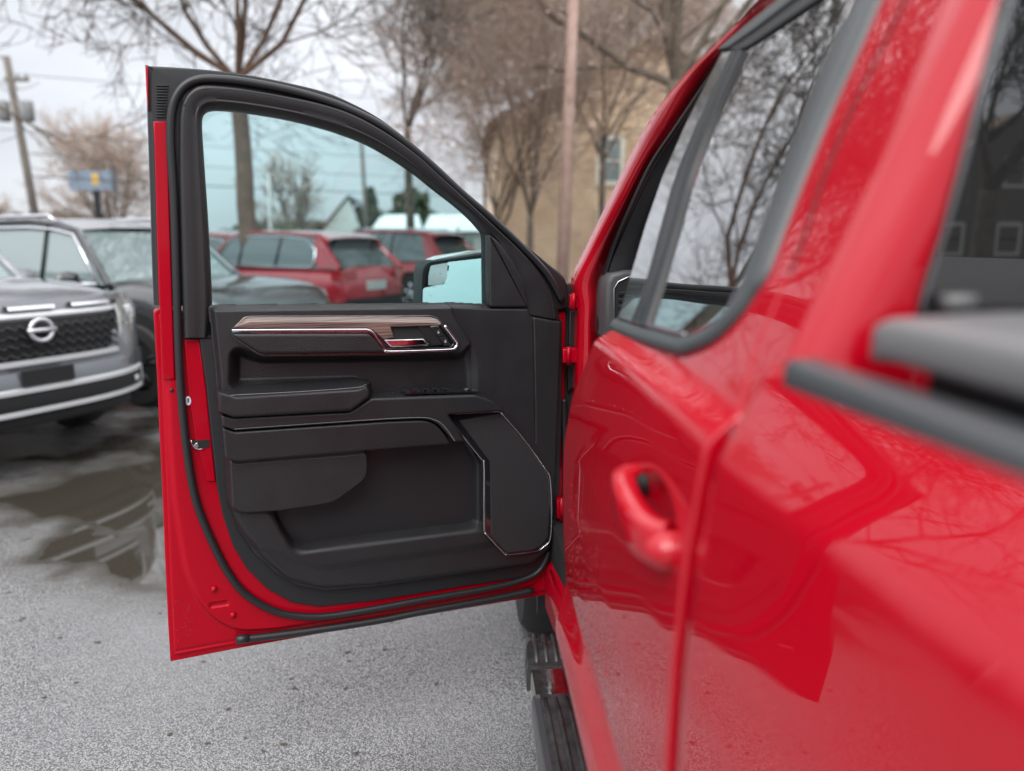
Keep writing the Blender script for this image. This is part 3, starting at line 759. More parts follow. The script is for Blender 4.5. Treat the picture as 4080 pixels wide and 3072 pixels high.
# moulded trim panel
panel_out = [(452, 663), (467, 797), (474, 904), (487, 992), (492, 1090), (508, 1153), (542, 1202), (591, 1246), (640, 1273), (703, 1284), (813, 1274), (909, 1260), (1058, 1238), (1152, 1222), (1178, 1203), (1193, 1177), (1200, 1121), (1206, 1027), (1210, 915), (1213, 840), (1218, 690), (1150, 678), (1145, 661), (1058, 660), (960, 655), (460, 660)]
feats = [
    ('poly', [(440, 640), (968, 640), (987, 690), (1020, 740), (1027, 860), (795, 880), (440, 880)], .062, .016, .015),
    ('poly', [(506, 752), (560, 772), (990, 768), (1008, 745), (1019, 790), (1020, 850), (800, 862), (772, 824), (504, 832)], .016, .034, .02),
    ('poly', [(460, 880), (1000, 880), (1030, 990), (1030, 1150), (640, 1200), (590, 1110), (480, 1110)], .036, .02, .02),
    ('poly', [(480, 1085), (590, 1105), (640, 1190), (1045, 1140), (1100, 1205), (1190, 1170), (1196, 1185), (1150, 1215), (810, 1262), (700, 1268), (630, 1250), (580, 1215), (530, 1160)], .058, .03, .02),
    ('poly', [(560, 1185), (700, 1225), (1100, 1170), (1185, 1180), (1160, 1215), (810, 1262), (690, 1270), (620, 1250)], .048, .03, .02),
    ('poly', [(597, 1110), (611, 1143), (635, 1180), (660, 1185), (759, 1172), (1013, 1141), (1034, 1136), (1034, 1005), (1002, 956), (759, 955), (700, 1000)], -.015, .016, .010, .055),
    ('poly', [(482, 980), (513, 985), (791, 965), (799, 990), (797, 1034), (767, 1058), (723, 1090), (611, 1107), (520, 1112), (488, 1090)], .074, .014, .02),
    ('groove', [(1152, 662), (1154, 760), (1156, 850), (1157, 955)], .004, .0016, .03),
    ('groove', [(483, 991), (513, 999), (791, 978)], .005, .002, .07),
]
tp = relief(DR, panel_out, feats, .030, 'trim_panel', TRIM, fd, res=.0021, edge=.012, drop=.035, fil=.008)
# console under the armrest, in two upholstered pieces
pad(DR, [(477, 896), (504, 902), (757, 889), (772, 879), (802, 860), (1028, 853), (1064, 865), (1096, 889), (1077, 890), (968, 897), (985, 918), (1005, 955), (981, 956), (962, 934), (946, 917), (930, 909), (912, 906.5), (838, 909), (507, 931.5), (479, 922)], .092, .0, 'console_top_pad', TRIM2, fd, r=.008, fil=.007)
pad(DR, [(480, 924), (507, 933.5), (838, 911), (911, 908.5), (928, 911), (944, 919), (960, 936), (974, 960), (759, 977), (513, 998), (486, 990)], .090, .0, 'stitched_pad', TRIM2, fd, r=.006, fil=.006)
loft(DR, [(471, 846), (512, 858), (771, 842), (792, 835), (799, 846), (798, 858), (771, 878), (757, 887), (505, 901), (475, 890)], .108, [(466, 836), (500, 829), (771, 815), (800, 824), (803, 846), (801, 862), (775, 884), (757, 892), (505, 904), (470, 892)], .02, 'armrest', TRIM2, fd, r=.006)
# stitching
def stitches(path, w, name, parent, step_=.0048, r=.0008):
    Q = catmull(DR.px(path, w), 8); s = np.concatenate([[0], np.cumsum(np.linalg.norm(np.diff(Q, axis=0), axis=1))])
    b = MB(); t_ = 0.
    while t_ + step_ * .6 < s[-1]:
        a = [np.interp(t_, s, Q[:, 0]), np.interp(t_, s, Q[:, 1])]; c = [np.interp(t_ + step_ * .6, s, Q[:, 0]), np.interp(t_ + step_ * .6, s, Q[:, 1])]
        b.merge(tube(DR.w3([a, c], [w, w]), r, 4)); t_ += step_
    b.make(name, STITCH, parent, kind='stuff')
stitches([(507, 927), (650, 917), (838, 904.5), (912, 902), (932, 905), (951, 913), (968, 931), (984, 955)], .0924, 'console_stitching', fd)
stitches([(500, 855), (514, 853), (650, 846), (771, 837), (790, 830)], .1075, 'armrest_stitching', fd)
# handle bezel, wood, chrome
pad(DR, [(498, 712), (526, 684), (541, 681), (928, 680), (946, 685), (956, 695), (992, 737), (993, 748), (975, 763), (833, 769), (568, 771), (555, 766), (501, 730)], .068, .02, 'pull_bezel', GLOSSBLK, fd, r=.004, fil=.006)
WOOD = mat('grey_brown_wood', (.17, .105, .08), .32, coat=.6, coat_r=.12)
def wood_nodes():
    t = WOOD.node_tree; b = t.nodes['Principled BSDF']; geo = t.nodes.new("ShaderNodeNewGeometry"); mpn = t.nodes.new("ShaderNodeMapping")
    mpn.inputs['Scale'].default_value = (6, 6, 420); n = t.nodes.new("ShaderNodeTexNoise"); n.inputs['Scale'].default_value = 1; n.inputs['Detail'].default_value = 6
    r = t.nodes.new("ShaderNodeValToRGB"); r.color_ramp.elements[0].position = .35; r.color_ramp.elements[0].color = (.045, .026, .020, 1)
    r.color_ramp.elements[1].position = .66; r.color_ramp.elements[1].color = (.25, .175, .145, 1)
    t.links.new(geo.outputs['Position'], mpn.inputs[0]); t.links.new(mpn.outputs[0], n.inputs[0]); t.links.new(n.outputs[0], r.inputs[0]); t.links.new(r.outputs[0], b.inputs['Base Color'])
    bp = t.nodes.new("ShaderNodeBump"); bp.inputs['Strength'].default_value = .3; bp.inputs['Distance'].default_value = .001
    t.links.new(n.outputs[0], bp.inputs['Height']); t.links.new(bp.outputs[0], b.inputs['Normal'])
wood_nodes()
loft(DR, [(502, 708), (526, 697), (541, 694), (843, 694), (925, 695), (945, 697), (952, 701), (944, 704), (844, 706), (852, 730), (828, 733), (806, 715), (790, 709)], .080,
     [(500, 712), (527, 686), (541, 683), (843, 682), (927, 683), (944, 688), (953, 696), (950, 704), (843, 704.5), (852, 731), (827, 733.5), (806, 717), (790, 712)], .066, 'wood_trim', WOOD, fd, r=.003)
slab(DR, [(500, 712), (503, 711), (792, 709.5), (801, 712), (809, 718), (834, 754), (829, 758), (803, 722), (794, 717.5), (503, 718.5)], .083, .06, 'silver_strip', SATINCHR, fd, r=.003)
pad(DR, [(503, 720), (794, 719.5), (802, 723.5), (831, 758), (831, 763), (568, 766), (557, 762), (504, 729)], .086, .05, 'pull_pad', TRIM2, fd, r=.009, fil=.007)
bz = sweep(DR, [(831, 757), (841, 759), (900, 758), (972, 755.5), (984, 750), (988, 742), (984, 734), (960, 703)], .079, .0042, 'chrome_bezel_edge', CHROME, fd, per=6)
slab(DR, [(842, 705), (932, 704), (958, 736), (947, 748), (848, 752), (833, 735)], .070, .05, 'release_cup', DARK, fd, r=.002)
slab(DR, [(904, 705), (931, 704), (957, 745), (933, 746)], .075, .06, 'release_cup_rib', TRIMHARD, fd, r=.002)
loft(DR, [(829, 734), (914, 731.5), (925, 741), (923, 746), (846, 750), (840, 746)], .090, [(828, 733), (914, 731), (929, 743), (926, 747), (848, 751), (838, 748)], .070, 'release_lever', CHROME, fd, r=.004)
for q, pts in enumerate(([(931.5, 709), (949, 708), (962, 726), (946, 727.5)], [(947, 728.5), (963, 727), (976, 746.5), (962, 747.5)])):
    sw = slab(DR, pts, .078, .06, 'lock_switch', TRIMHARD, fd, r=.0015)
    c = np.mean(pts, 0); b = MB()
    b.merge(prism2(DR, DR.px([(c[0] - 1.6, c[1]), (c[0] + 1.8, c[1]), (c[0] + 1.8, c[1] + 2.6), (c[0] - 1.6, c[1] + 2.6)], .0785), .0786, .078, .0001, 1))
    b.merge(tube(DR.w3(catmull(DR.px([(c[0] - 1, c[1]), (c[0] - 1, c[1] - 2.3), (c[0] + 1 + q, c[1] - 2.3), (c[0] + 1, c[1] - (0 if q else 1))], .0786), 3), [.0786] * 10), .0004, 5)); b.make('lock_symbol', mat('icon_white', (.6, .6, .62), .5), sw)
slab(DR, [(930, 705), (947.5, 704), (949, 707.5), (932, 708.5)], .080, .06, 'switch_chrome_cap', CHROME, fd, r=.001)
# window switches on the console ledge
p0 = DR.w3(DR.px([(878, 851)], .085), .085)[0]; p1 = DR.w3(DR.px([(1036, 848)], .085), .085)[0]
ax = (p1 - p0); L_ = np.linalg.norm(ax); ax /= L_; bn = -DR.n
def ledge_box(b, a0, a1, d0, d1, h0, h1):
    V = [p0 + ax * a + bn * d + np.array([0, 0, h]) for h in (h0, h1) for d in (d0, d1) for a in (a0, a1)]
    b.add(V, [(0, 2, 3, 1), (4, 5, 7, 6), (0, 1, 5, 4), (2, 6, 7, 3), (0, 4, 6, 2), (1, 3, 7, 5)])
b = MB(); ledge_box(b, 0, L_, .004, .06, -.002, .003); sc_ = b.make('switch_plate', GLOSSBLK, fd, smooth=False)
for q in range(4):
    b = MB(); a0 = .02 + q * .028; ledge_box(b, a0, a0 + .018, .010, .036, .003, .009); b.make('window_switch', TRIMHARD, sc_, smooth=False)
    b = MB(); ledge_box(b, a0 + .002, a0 + .008, .008, .0095, .003, .0085); b.make('switch_tip', CHROME, sc_, smooth=False)
b = MB(); V, Fc = tube([p0 + ax * (L_ - .03) + bn * .02, p0 + ax * (L_ - .03) + bn * .02 + np.array([0, 0, .010])], .011, 14); b.add(V, Fc); b.make('mirror_knob', TRIMHARD, sc_)
# speaker
so_ = [(966, 897), (984, 893), (1077, 888), (1085, 892), (1133, 949), (1178, 1012), (1188, 1034), (1192, 1100), (1189, 1162), (1175, 1181), (1156, 1191), (1098, 1198.5), (1088, 1194), (1047, 1151), (1046, 1080), (1045, 1001), (1038, 990)]
sp_f = pad(DR, so_, .064, .0, 'speaker_frame', GLOSSBLK, fd, r=.004, fil=.006)
GR = mat('speaker_mesh', (.020, .019, .021), .6)
def grille_nodes():
    t = GR.node_tree; b = t.nodes['Principled BSDF']; geo = t.nodes.new("ShaderNodeNewGeometry"); v = t.nodes.new("ShaderNodeTexVoronoi"); v.inputs['Scale'].default_value = 420; v.inputs['Randomness'].default_value = .1
    t.links.new(geo.outputs['Position'], v.inputs[0]); bp = t.nodes.new("ShaderNodeBump"); bp.inputs['Strength'].default_value = .8; bp.inputs['Distance'].default_value = .001
    t.links.new(v.outputs['Distance'], bp.inputs['Height']); t.links.new(bp.outputs[0], b.inputs['Normal'])
grille_nodes()
slab(DR, [(992, 909), (1078, 893), (1083, 895), (1130, 951), (1174, 1013), (1184, 1036), (1187, 1100), (1184, 1160), (1171, 1177), (1154, 1187), (1099, 1194), (1092, 1191), (1061, 1157), (1060, 1080), (1059, 998)], .0665, .05, 'speaker_grille', GR, sp_f, r=.002, fil=.006)
sweep(DR, [(1081, 890), (1133, 950), (1177, 1012), (1188, 1034), (1191.5, 1100), (1189, 1162), (1175, 1181), (1156, 1191), (1098, 1198), (1088, 1194), (1047, 1151)], .0655, .0013, 'chrome_edge', CHROME, sp_f)
sweep(DR, [(1046, 1150), (1045.5, 1080), (1045, 1001), (1037, 988), (968, 899), (984, 894), (1078, 889)], .0655, .0016, 'chrome_line', CHROME, sp_f)
# small hardware on the red edge
Qs = DR.px([(406.5, 866)], .008)[0]; el = np.array([(Qs[0] + .0065 * math.cos(a), Qs[1] + .0115 * math.sin(a)) for a in np.linspace(0, 2 * math.pi, 24, endpoint=False)])
V, Fc = prism2(DR, el, .0075, .005, .0003); stk = obj('round_sticker', V, Fc, WHITE, fd)
V, Fc = prism2(DR, DR.px([(404.5, 860), (409, 861), (408.5, 869), (405, 870)], .008), .0082, .0075, .0002); obj('sticker_mark', V, Fc, mat('sticker_blue', (.05, .10, .35), .5), stk)
V, Fc = prism2(DR, DR.px([(414, 952), (452, 950), (452, 967), (427, 970), (417, 963)], .008), .0075, -.01, .0005); lt = obj('latch', V, Fc, DARK, fd)
sweep(DR, [(413, 951), (417, 964), (427, 970.5), (440, 969)], .009, .0012, 'latch_rim', CHROME, lt, per=2)
V, Fc = prism2(DR, DR.px([(418, 962), (426, 955), (430, 965), (424, 969)], .008), .009, .0, .001); obj('latch_claw', V, Fc, CHROME, lt)
for c in ((462, 1272), (503, 1328)):
    q = DR.px([c], .0)[0]; P = DR.w3([q, q], [0, .006])
    V, Fc = tube(P, [.0095, .007], 18); bo = obj('bolt', V, Fc, RED_IN, fd)
    V, Fc = tube(DR.w3([q, q], [.005, .0085]), .0035, 6); obj('bolt_head', V, Fc, RED_IN, bo)
q = DR.px([(371, 843)], 0)[0]; V, Fc = tube(DR.w3([q, q], [-.002, .002]), .0045, 14); obj('drain_plug', V, Fc, TRIM, fd)
q = DR.px([(342, 672)], 0)[0]; V, Fc = tube(DR.w3([q, q], [-.01, -.004]), .0045, 14); obj('hem_bolt', V, Fc, RED_IN, fd)
# hinges, and a black sheet standing for the shade in the gap
for (x0, y0, x1, y1) in ((2272, 1176, 2312, 1228), (2243, 1390, 2300, 1446), (2218, 1993, 2268, 2068)):
    HF = Frame((.1, 2.12, 1.2), (1, 0, 0), (0, 0, 1))
    hg = slab(HF, [(x0, y0), (x1, y0), (x1, y1), (x0, y1)], .0, -.03, 'hinge', RED_IN, fd, r=.004)
    a = HF.w3(HF.px([((x0 + x1) / 2 - 6, y0 - 8), ((x0 + x1) / 2 - 6, y1 + 8)], .004), [.004, .004]); V, Fc = tube(a, .006, 10); obj('hinge_pin', V, Fc, RED_IN, hg)
HF2 = Frame((.1, 2.2, 1.0), (1, 0, 0), (0, 0, 1))
slab(HF2, [(2225, 1130), (2330, 1130), (2330, 2330), (2262, 2380), (2205, 2380), (2180, 2200)], 0, -.05, 'door_gap_shade', DARK, truck, r=.004)
hb = slab(HF2, [(2270, 1240), (2292, 1240), (2290, 1540), (2262, 1560)], .02, -.01, 'wiring_cover', TRIMHARD, truck, r=.003)
Pb = [HF2.w3(HF2.px([(2240 + 6 * math.sin(k), 1700 + k * 9)], .03), .03)[0] for k in range(2)]
b = MB(); c0 = HF2.w3(HF2.px([(2246, 1590), (2252, 1870)], .03), [.03, .03])
pts = [c0[0] + (c0[1] - c0[0]) * k / 40 for k in range(41)]
b.merge(tube(pts, [.011 if k % 2 else .0085 for k in range(41)], 10)); b.make('wiring_boot', RUBBER, truck)
# exterior mirror seen through the glass
MF = Frame(DR.o - DR.n * .24, DR.u, (0, 0, 1))
mpx = lambda L: [(1560 + x * .1989, 950 + y * .1989) for x, y in L]
mh = slab(MF, mpx([(606, 1330), (620, 700), (640, 600), (690, 495), (770, 445), (1250, 370), (1740, 285), (1860, 280), (1915, 330), (1945, 480), (1950, 1330)]), .0, -.10, 'side_mirror', TRIMHARD, fd, r=.008)
slab(MF, mpx([(800, 440), (1000, 360), (1700, 250), (1860, 250), (1990, 290), (2000, 600), (1940, 460), (1910, 320), (1850, 275), (1740, 280)]), -.012, -.09, 'mirror_cap', WHITE, mh, r=.006)
# arm to the door
slab(MF, mpx([(1900, 1000), (2300, 1050), (2300, 1330), (1900, 1330)]), -.02, -.07, 'mirror_arm', TRIMHARD, mh, r=.01)
def glass_patch(pts, w, aim, name, bulge=0., res=26):
    """mirror glass: outline on the mirror plane, tipped so that it looks back along aim"""
    Q = fillet(MF.px(pts, w), .004); c = Q.mean(0); C = MF.w3([c], w)[0]
    d = C - CAM; d /= np.linalg.norm(d); a = np.array(aim, float); a /= np.linalg.norm(a)
    nn = a - d; nn /= np.linalg.norm(nn)
    nu, nv, nw = nn @ MF.u, nn @ MF.v, nn @ MF.n
    V = []; Fc = []; n = len(Q); R_ = 9
    dqo = Q - c; off = max(0, ((nu * dqo[:, 0] + nv * dqo[:, 1]) / nw).max() - .006)
    V.append(MF.w3([c], w + bulge + off)[0])
    for k in range(1, R_ + 1):
        f_ = k / R_; q = c + (Q - c) * f_; dq = q - c
        hgt = w + off - (nu * dq[:, 0] + nv * dq[:, 1]) / nw + bulge * (1 - (dq ** 2).sum(1) / ((Q - c) ** 2).sum(1).max())
        V += list(MF.w3(q, hgt))
    for j in range(n): Fc.append((0, 1 + j, 1 + (j + 1) % n))
    for k in range(R_ - 1):
        for j in range(n):
            a0 = 1 + k * n; j2 = (j + 1) % n; Fc.append((a0 + j, a0 + n + j, a0 + n + j2, a0 + j2))
    return obj(name, V, Fc, MIRROR, mh)
mg = glass_patch(mpx([(618, 1320), (640, 1020), (680, 985), (930, 935), (1000, 890), (1045, 800), (1065, 640), (1090, 490), (1120, 470), (1750, 383), (1790, 420), (1815, 700), (1815, 1250), (1750, 1320)]), .012, (-.30, -1, .42), 'mirror_glass')
glass_patch(mpx([(747, 945), (750, 740), (790, 545), (1050, 487), (1072, 510), (1050, 780), (1000, 890), (930, 930)]), .012, (-.62, -1, .035), 'blind_spot_glass', bulge=.0007)
slab(MF, mpx([(650, 980), (700, 640), (760, 530), (1075, 470), (1060, 800), (1010, 900), (930, 945), (740, 960)]), .006, -.002, 'blind_spot_surround', DARK, mh, r=.001)
for _ in range(26):
    q = MF.px([(1705 + rng.random() * 205, 1070 + rng.random() * 125)], .02)[0]
    V, Fc = tube(MF.w3([q, q], [.030, .0325]), [.0013, .0004], 6)
    if _ == 0: dv, dfc, dn = [], [], 0
    dv += list(V); dfc += [tuple(i_ + dn for i_ in f) for f in Fc]; dn += len(V)
obj('water_drops', dv, dfc, GLOSSBLK, mh, kind='stuff')
# ------------------------------------------------------------------ background: helper to stand things at a bearing
def spot(px, Y, py=900):
    q = at_y((px, py), Y); return np.array([q[0], Y, 0.])
def zat(py, Y): return 1.5 + (963 - py) / F_PX * Y * 1.0

# ------------------------------------------------------------------ vehicles
def suv(name, label, paint, nose, heading, L=4.9, W=1.96, H=1.72, belt=1.08, hood=1.12, group=None, chrome_windows=True, rails=True, rim=SATINCHR, cladding=True, wheel_R=.37, red_lamps=True, fastback=.0, cat='car'):
    """local x = forward, y = left, origin on the ground mid-way; nose = world xy of the middle of the front"""
    ch, sh = math.cos(heading), math.sin(heading)
    loc = (nose[0] - ch * L / 2, nose[1] - sh * L / 2, 0)
    t = thing(name, label, cat, loc, heading, group)
    hw = W / 2
    xs = np.array([-.5, -.498, -.485, -.46, -.40, -.30, -.15, 0, .12, .22, .30, .38, .43, .465, .488, .498, .5]) * L
    ztop = np.interp(xs / L, [-.5, -.49, -.46, -.30, .10, .20, .26, .40, .46, .485, .5], [belt - .22, belt - .05, belt, belt + .0, belt - .02, hood, hood, hood - .03, hood - .09, hood - .17, hood - .34])
    zbot = np.interp(xs / L, [-.5, -.45, -.38, .38, .46, .5], [.52, .34, .25, .24, .38, .52])
    wid = hw * np.interp(xs / L, [-.5, -.49, -.46, -.38, .32, .42, .465, .49, .5], [.80, .90, .965, 1.0, 1.0, .965, .90, .80, .70])
    V = []; K = 15
    for x, zt, zb, w in zip(xs, ztop, zbot, wid):
        h = zt - zb
        half = [(0, zt + .035), (.45 * w, zt + .028), (.75 * w, zt + .008), (.88 * w, zt - .035), (.955 * w, zt - .12), (1.0 * w, zt - .12 - .30 * (h - .12)), (.985 * w, zb + .16), (.90 * w, zb)]
        V += [(x, -y, z) for y, z in half[::-1]] + [(x, y, z) for y, z in half[1:]]
    n = len(xs); Vn = np.array(V); Fc = [(i * K + j, (i + 1) * K + j, (i + 1) * K + j + 1, i * K + j + 1) for i in range(n - 1) for j in range(K - 1)]
    Fc += [(i * K, i * K + K - 1, (i + 1) * K + K - 1, (i + 1) * K) for i in range(n - 1)]
    Fc += [tuple(range(K)), tuple((n - 1) * K + j for j in range(K))]
    body = obj('body', Vn, Fc, paint, t, sharp=45)
    # glasshouse: four-sided, curved roof
    xr = np.array([-.475 + fastback * .0, -.44, -.36, -.2, -.02, .06, .115, .215]) * L
    zr = np.array([belt - .02, belt + .16, H - .07, H - .015, H, H - .035, H - .10, belt + .0])
    gw = lambda z: hw * (.90 - .20 * np.clip((z - belt) / (H - belt), 0, 1) ** 1.1)
    V = []; 
    for s_ in (-1, 1):
        for x, z in zip(xr, zr): V.append((x, s_ * gw(z), z))
    m_ = len(xr); Fc = [tuple(range(m_)), tuple(m_ + j for j in range(m_))[::-1]] + [(j, j + 1, m_ + j + 1, m_ + j) for j in range(m_ - 1)]
    gl = obj('windows', V, Fc, CARGLD if paint is REDC else CARGL, t, smooth=False)
    # roof skin and pillars
    b = MB(); Vr = []
    xo = np.array([-.415, -.37, -.2, -.02, .06, .118]) * L; zo = np.array([H - .12, H - .055, H + .002, H + .014, H - .022, H - .095])
    for x, z in zip(xo, zo):
        g_ = gw(min(z, H) - .02) + .012
        for s_ in (-1, -.97, -.8, -.4, 0, .4, .8, .97, 1): Vr.append((x, s_ * g_, z + .035 * (1 - s_ * s_) - (.05 if abs(s_) == 1 else 0)))
    Vg, Fg = grid_mesh(np.array(Vr), 6, 9); b.add(Vg, [tuple(q) for q in Fg])
    def gp(x, z, s_): return (x * L, s_ * (gw(z) + .004), z)
    for s_ in (-1, 1):
        b.merge(tube([gp(.22, belt, s_), gp(.118, H - .10, s_), gp(.06, H - .035, s_), gp(-.02, H - .0, s_), gp(-.2, H - .015, s_), gp(-.36, H - .07, s_), gp(-.44, belt + .16, s_), gp(-.48, belt - .02, s_)], [.035, .032, .03, .03, .03, .045, .06, .06], 8))
    for s_ in (-1, 1):       # broad rear quarter pillar
        V4 = [gp(-.475, belt, s_), gp(-.375, belt, s_), gp(-.335, H - .09, s_), gp(-.37, H - .06, s_), gp(-.44, belt + .16, s_)]
        V4 = [(v[0], v[1] + s_ * .006, v[2]) for v in V4]; b.add(V4, [(0, 1, 2, 3, 4)])
    b.make('roof', paint, t, sharp=40)
    for xx in (.03, -.17):
        for s_ in (-1, 1): V, Fc = tube([gp(xx + .012, belt, s_), gp(xx, H - .03, s_)], .022, 6); obj('window_pillar', V, Fc, DARK, gl)
    if chrome_windows:
        for s_ in (-1, 1):
            b = MB()
            P = [(.195, belt + .01), (.11, H - .135), (.05, H - .085), (-.02, H - .065), (-.2, H - .075), (-.30, H - .12), (-.355, belt + .30), (-.36, belt + .06), (-.34, belt + .01), (.195, belt + .01)]
            b.merge(tube([(x * L, s_ * (gw(z) + .014), z) for x, z in P], .016, 6))
            b.make('window_chrome', CHROME, t)
    if rails:
        for s_ in (-1, 1):
            b = MB(); b.merge(tube([(.04 * L, s_ * hw * .66, H - .01), (.02 * L, s_ * hw * .66, H + .05), (-.3 * L, s_ * hw * .66, H + .04), (-.33 * L, s_ * hw * .66, H - .03)], .020, 8)); b.make('roof_rail', SATINCHR, t)
    for s_ in (-1, 1):        # mirrors
        b = MB(); q = np.array([.155 * L, s_ * (hw + .05), belt + .06]); th = np.linspace(0, math.pi, 7); V = []
        for a in th:
            for c in range(12):
                p = 2 * math.pi * c / 12; V.append(q + np.array([.07 * math.sin(a) * math.cos(p), -s_ * .0 + .13 * math.cos(a), .075 * math.sin(a) * math.sin(p)]))
        Vg, Fg = [], [(i * 12 + j, i * 12 + (j + 1) % 12, (i + 1) * 12 + (j + 1) % 12, (i + 1) * 12 + j) for i in range(6) for j in range(12)]
        b.add(V, Fg); b.box(q[0] - .02, q[0] + .03, min(q[1], q[1] - s_ * .12), max(q[1], q[1] - s_ * .12), q[2] - .08, q[2] - .04); b.make('wing_mirror', paint, t)
    # arches, cladding, wheels
    wb = L * .295
    for x0 in (-wb, wb):
        for s_ in (-1, 1):
            b = MB(); yo = s_ * (hw + .004); 
            P = [(x0 + (wheel_R + .075) * math.cos(a), wheel_R + .03 + (wheel_R + .075) * math.sin(a)) for a in np.linspace(-.5, math.pi + .5, 22)]
            V = [(x, yo, z) for x, z in P] + [(x, yo - s_ * .30, z) for x, z in P]
            b.add(V, [tuple(range(22))] + [(j, j + 1, 23 + j, 22 + j) for j in range(21)]); b.make('wheel_arch', DARK if cladding else DARK, t, sharp=30)
            wheel_local(t, x0, s_ * (hw - .09), wheel_R, s_, rim)
    b = MB()
    for s_ in (-1, 1): b.box(-wb + .4, wb - .4, min(s_ * (hw - .1), s_ * (hw + .002)), max(s_ * (hw - .1), s_ * (hw + .002)), .24, .40)
    b.make('sill_cladding', DARK, t, smooth=False)
    if red_lamps:
        for s_ in (-1, 1):
            b = MB(); V = []
            for x, f_ in ((-.503, .55), (-.499, .80), (-.487, .93), (-.455, .985)):
                for z in (belt - .20, belt - .03): V.append((x * L - .004, s_ * hw * f_ + s_ * .012, z))
            b.add(V, [(0, 2, 3, 1), (2, 4, 5, 3), (4, 6, 7, 5)]); b.make('tail_lamp', mat('tail_lamp_red', (.30, .01, .015), .15, coat=1.), t)
        MB().box(-.506 * L, -.49 * L, -hw * .8, hw * .8, .34, .56).make('rear_bumper', DARK, t, smooth=False)
        MB().box(-.506 * L, -.50 * L, -.26, .26, belt - .38, belt - .22).make('rear_plate', mat('plate', (.4, .4, .38), .5), t, smooth=False)
    return t, body

def wheel_local(parent, x, y, R, out, rim):
    W = .24; prof = [(-W / 2, R * .66), (-W / 2, R * .92), (-W / 2 + .03, R * .985), (0, R), (W / 2 - .03, R * .985), (W / 2, R * .92), (W / 2, R * .66)]
    V = []; n = 28; K = len(prof)
    for k in range(n):
        a = 2 * math.pi * k / n
        for dy, r_ in prof: V.append((x + r_ * math.cos(a), y + dy, R + r_ * math.sin(a)))
    Fc = [(k * K + j, ((k + 1) % n) * K + j, ((k + 1) % n) * K + j + 1, k * K + j + 1) for k in range(n) for j in range(K - 1)]
    w = obj('wheel', V, Fc, TYRE, parent, sharp=40)
    b = MB(); yo = y + out * (W / 2 - .03)
    b.merge(tube([(x, yo - out * .05, R), (x, yo - out * .045, R)], R * .66, 24)); b.make('wheel_well', DARK, w)
    b = MB()
    for s_ in range(5):
        a = 2 * math.pi * s_ / 5 + .3
        for da in (-.13, .13):
            b.merge(tube([(x + .04 * math.cos(a), yo, R + .04 * math.sin(a)), (x + R * .63 * math.cos(a + da), yo, R + R * .63 * math.sin(a + da))], .019, 5))
    b.merge(tube([(x, yo - .02, R), (x, yo + .02, R)], .055, 12))
    b.merge(tube([(x + R * .65 * math.cos(q), yo, R + R * .65 * math.sin(q)) for q in np.linspace(0, 2 * math.pi, 28)], .016, 5, caps=False)); b.make('rim', rim, w)
    return w

GREYP = mat('grey_metallic', (.18, .19, .205), .3, .4, 1.0, .03)
DARKP = mat('dark_charcoal_metallic', (.016, .018, .022), .3, .2, 1.0, .03, coat_ior=1.65)
REDC = mat('deep_red_metallic', (.33, .004, .014), .35, .2, 1.0, .03)
WHITEC = mat('white_car_paint', (.62, .64, .66), .3, 0, 1.0, .03)
SILV = mat('bright_silver_trim', (.66, .67, .68), .3, .35, .5)
LAMPG = mat('headlamp_lens', (.30, .34, .36), .06, .3, 1., .0)
BLKRIM = mat('black_rim', (.02, .02, .022), .25, .3)

HD = math.radians(-25)
hv = np.array([math.cos(HD), math.sin(HD)]); lv = np.array([-math.sin(HD), math.cos(HD)])
# silver-grey SUV nearest on the left
HG = math.radians(-29); nose = np.array([-2.97, 4.97])
g_suv, g_body = suv('parked_suv', 'silver grey three-row SUV with a round badge on its black grille, nearest on the left', GREYP, nose, HG, L=4.95, W=1.98, H=1.76, belt=1.14, hood=1.22, red_lamps=False, cat='suv')
X0 = 4.95 / 2; HWg = .99
def gx(y, z):       # how far forward the nose stands at each side offset and height
    f_ = np.clip(abs(y) / HWg, 0, 1)
    return X0 - .36 * f_ ** 3.2 + .045 - .10 * np.clip((z - .95) / .25, 0, 1) ** 2
def nose_patch(name, ys, z0, z1, d0, m, parent, zc=None, **k):
    """panel wrapped round the nose between heights z0(y), z1(y), standing d0 proud"""
    V = []; nz_ = 6
    for y in ys:
        a, c = (z0(y) if callable(z0) else z0), (z1(y) if callable(z1) else z1)
        for j in range(nz_):
            z = a + (c - a) * j / (nz_ - 1); V.append((gx(y, z) + d0 - (.012 if j in (0, nz_ - 1) else 0), y, z))
    for y in ys:
        V.append((gx(y, z0(y) if callable(z0) else z0) + d0 - .12, y, z0(y) if callable(z0) else z0))
        V.append((gx(y, z1(y) if callable(z1) else z1) + d0 - .12, y, z1(y) if callable(z1) else z1))
    n = len(ys); Fc = [(i * nz_ + j, (i + 1) * nz_ + j, (i + 1) * nz_ + j + 1, i * nz_ + j + 1) for i in range(n - 1) for j in range(nz_ - 1)]
    o_ = n * nz_
    for i in range(n - 1):
        Fc.append((i * nz_, (i + 1) * nz_, o_ + (i + 1) * 2, o_ + i * 2)); Fc.append((i * nz_ + nz_ - 1, (i + 1) * nz_ + nz_ - 1, o_ + (i + 1) * 2 + 1, o_ + i * 2 + 1))
    return obj(name, V, Fc, m, parent, sharp=50, **k)
lin = lambda a, b_, n=24: np.linspace(a, b_, n)
nose_patch('nose_panel', lin(-.985, .985, 40), .44, 1.13, .0, GREYP, g_suv)
grl = nose_patch('grille', lin(-.60, .60), .755, 1.01, .012, DARK, g_suv)
nose_patch('hood_front_trim', lin(-.66, .66), 1.02, 1.055, .018, SILV, g_suv)
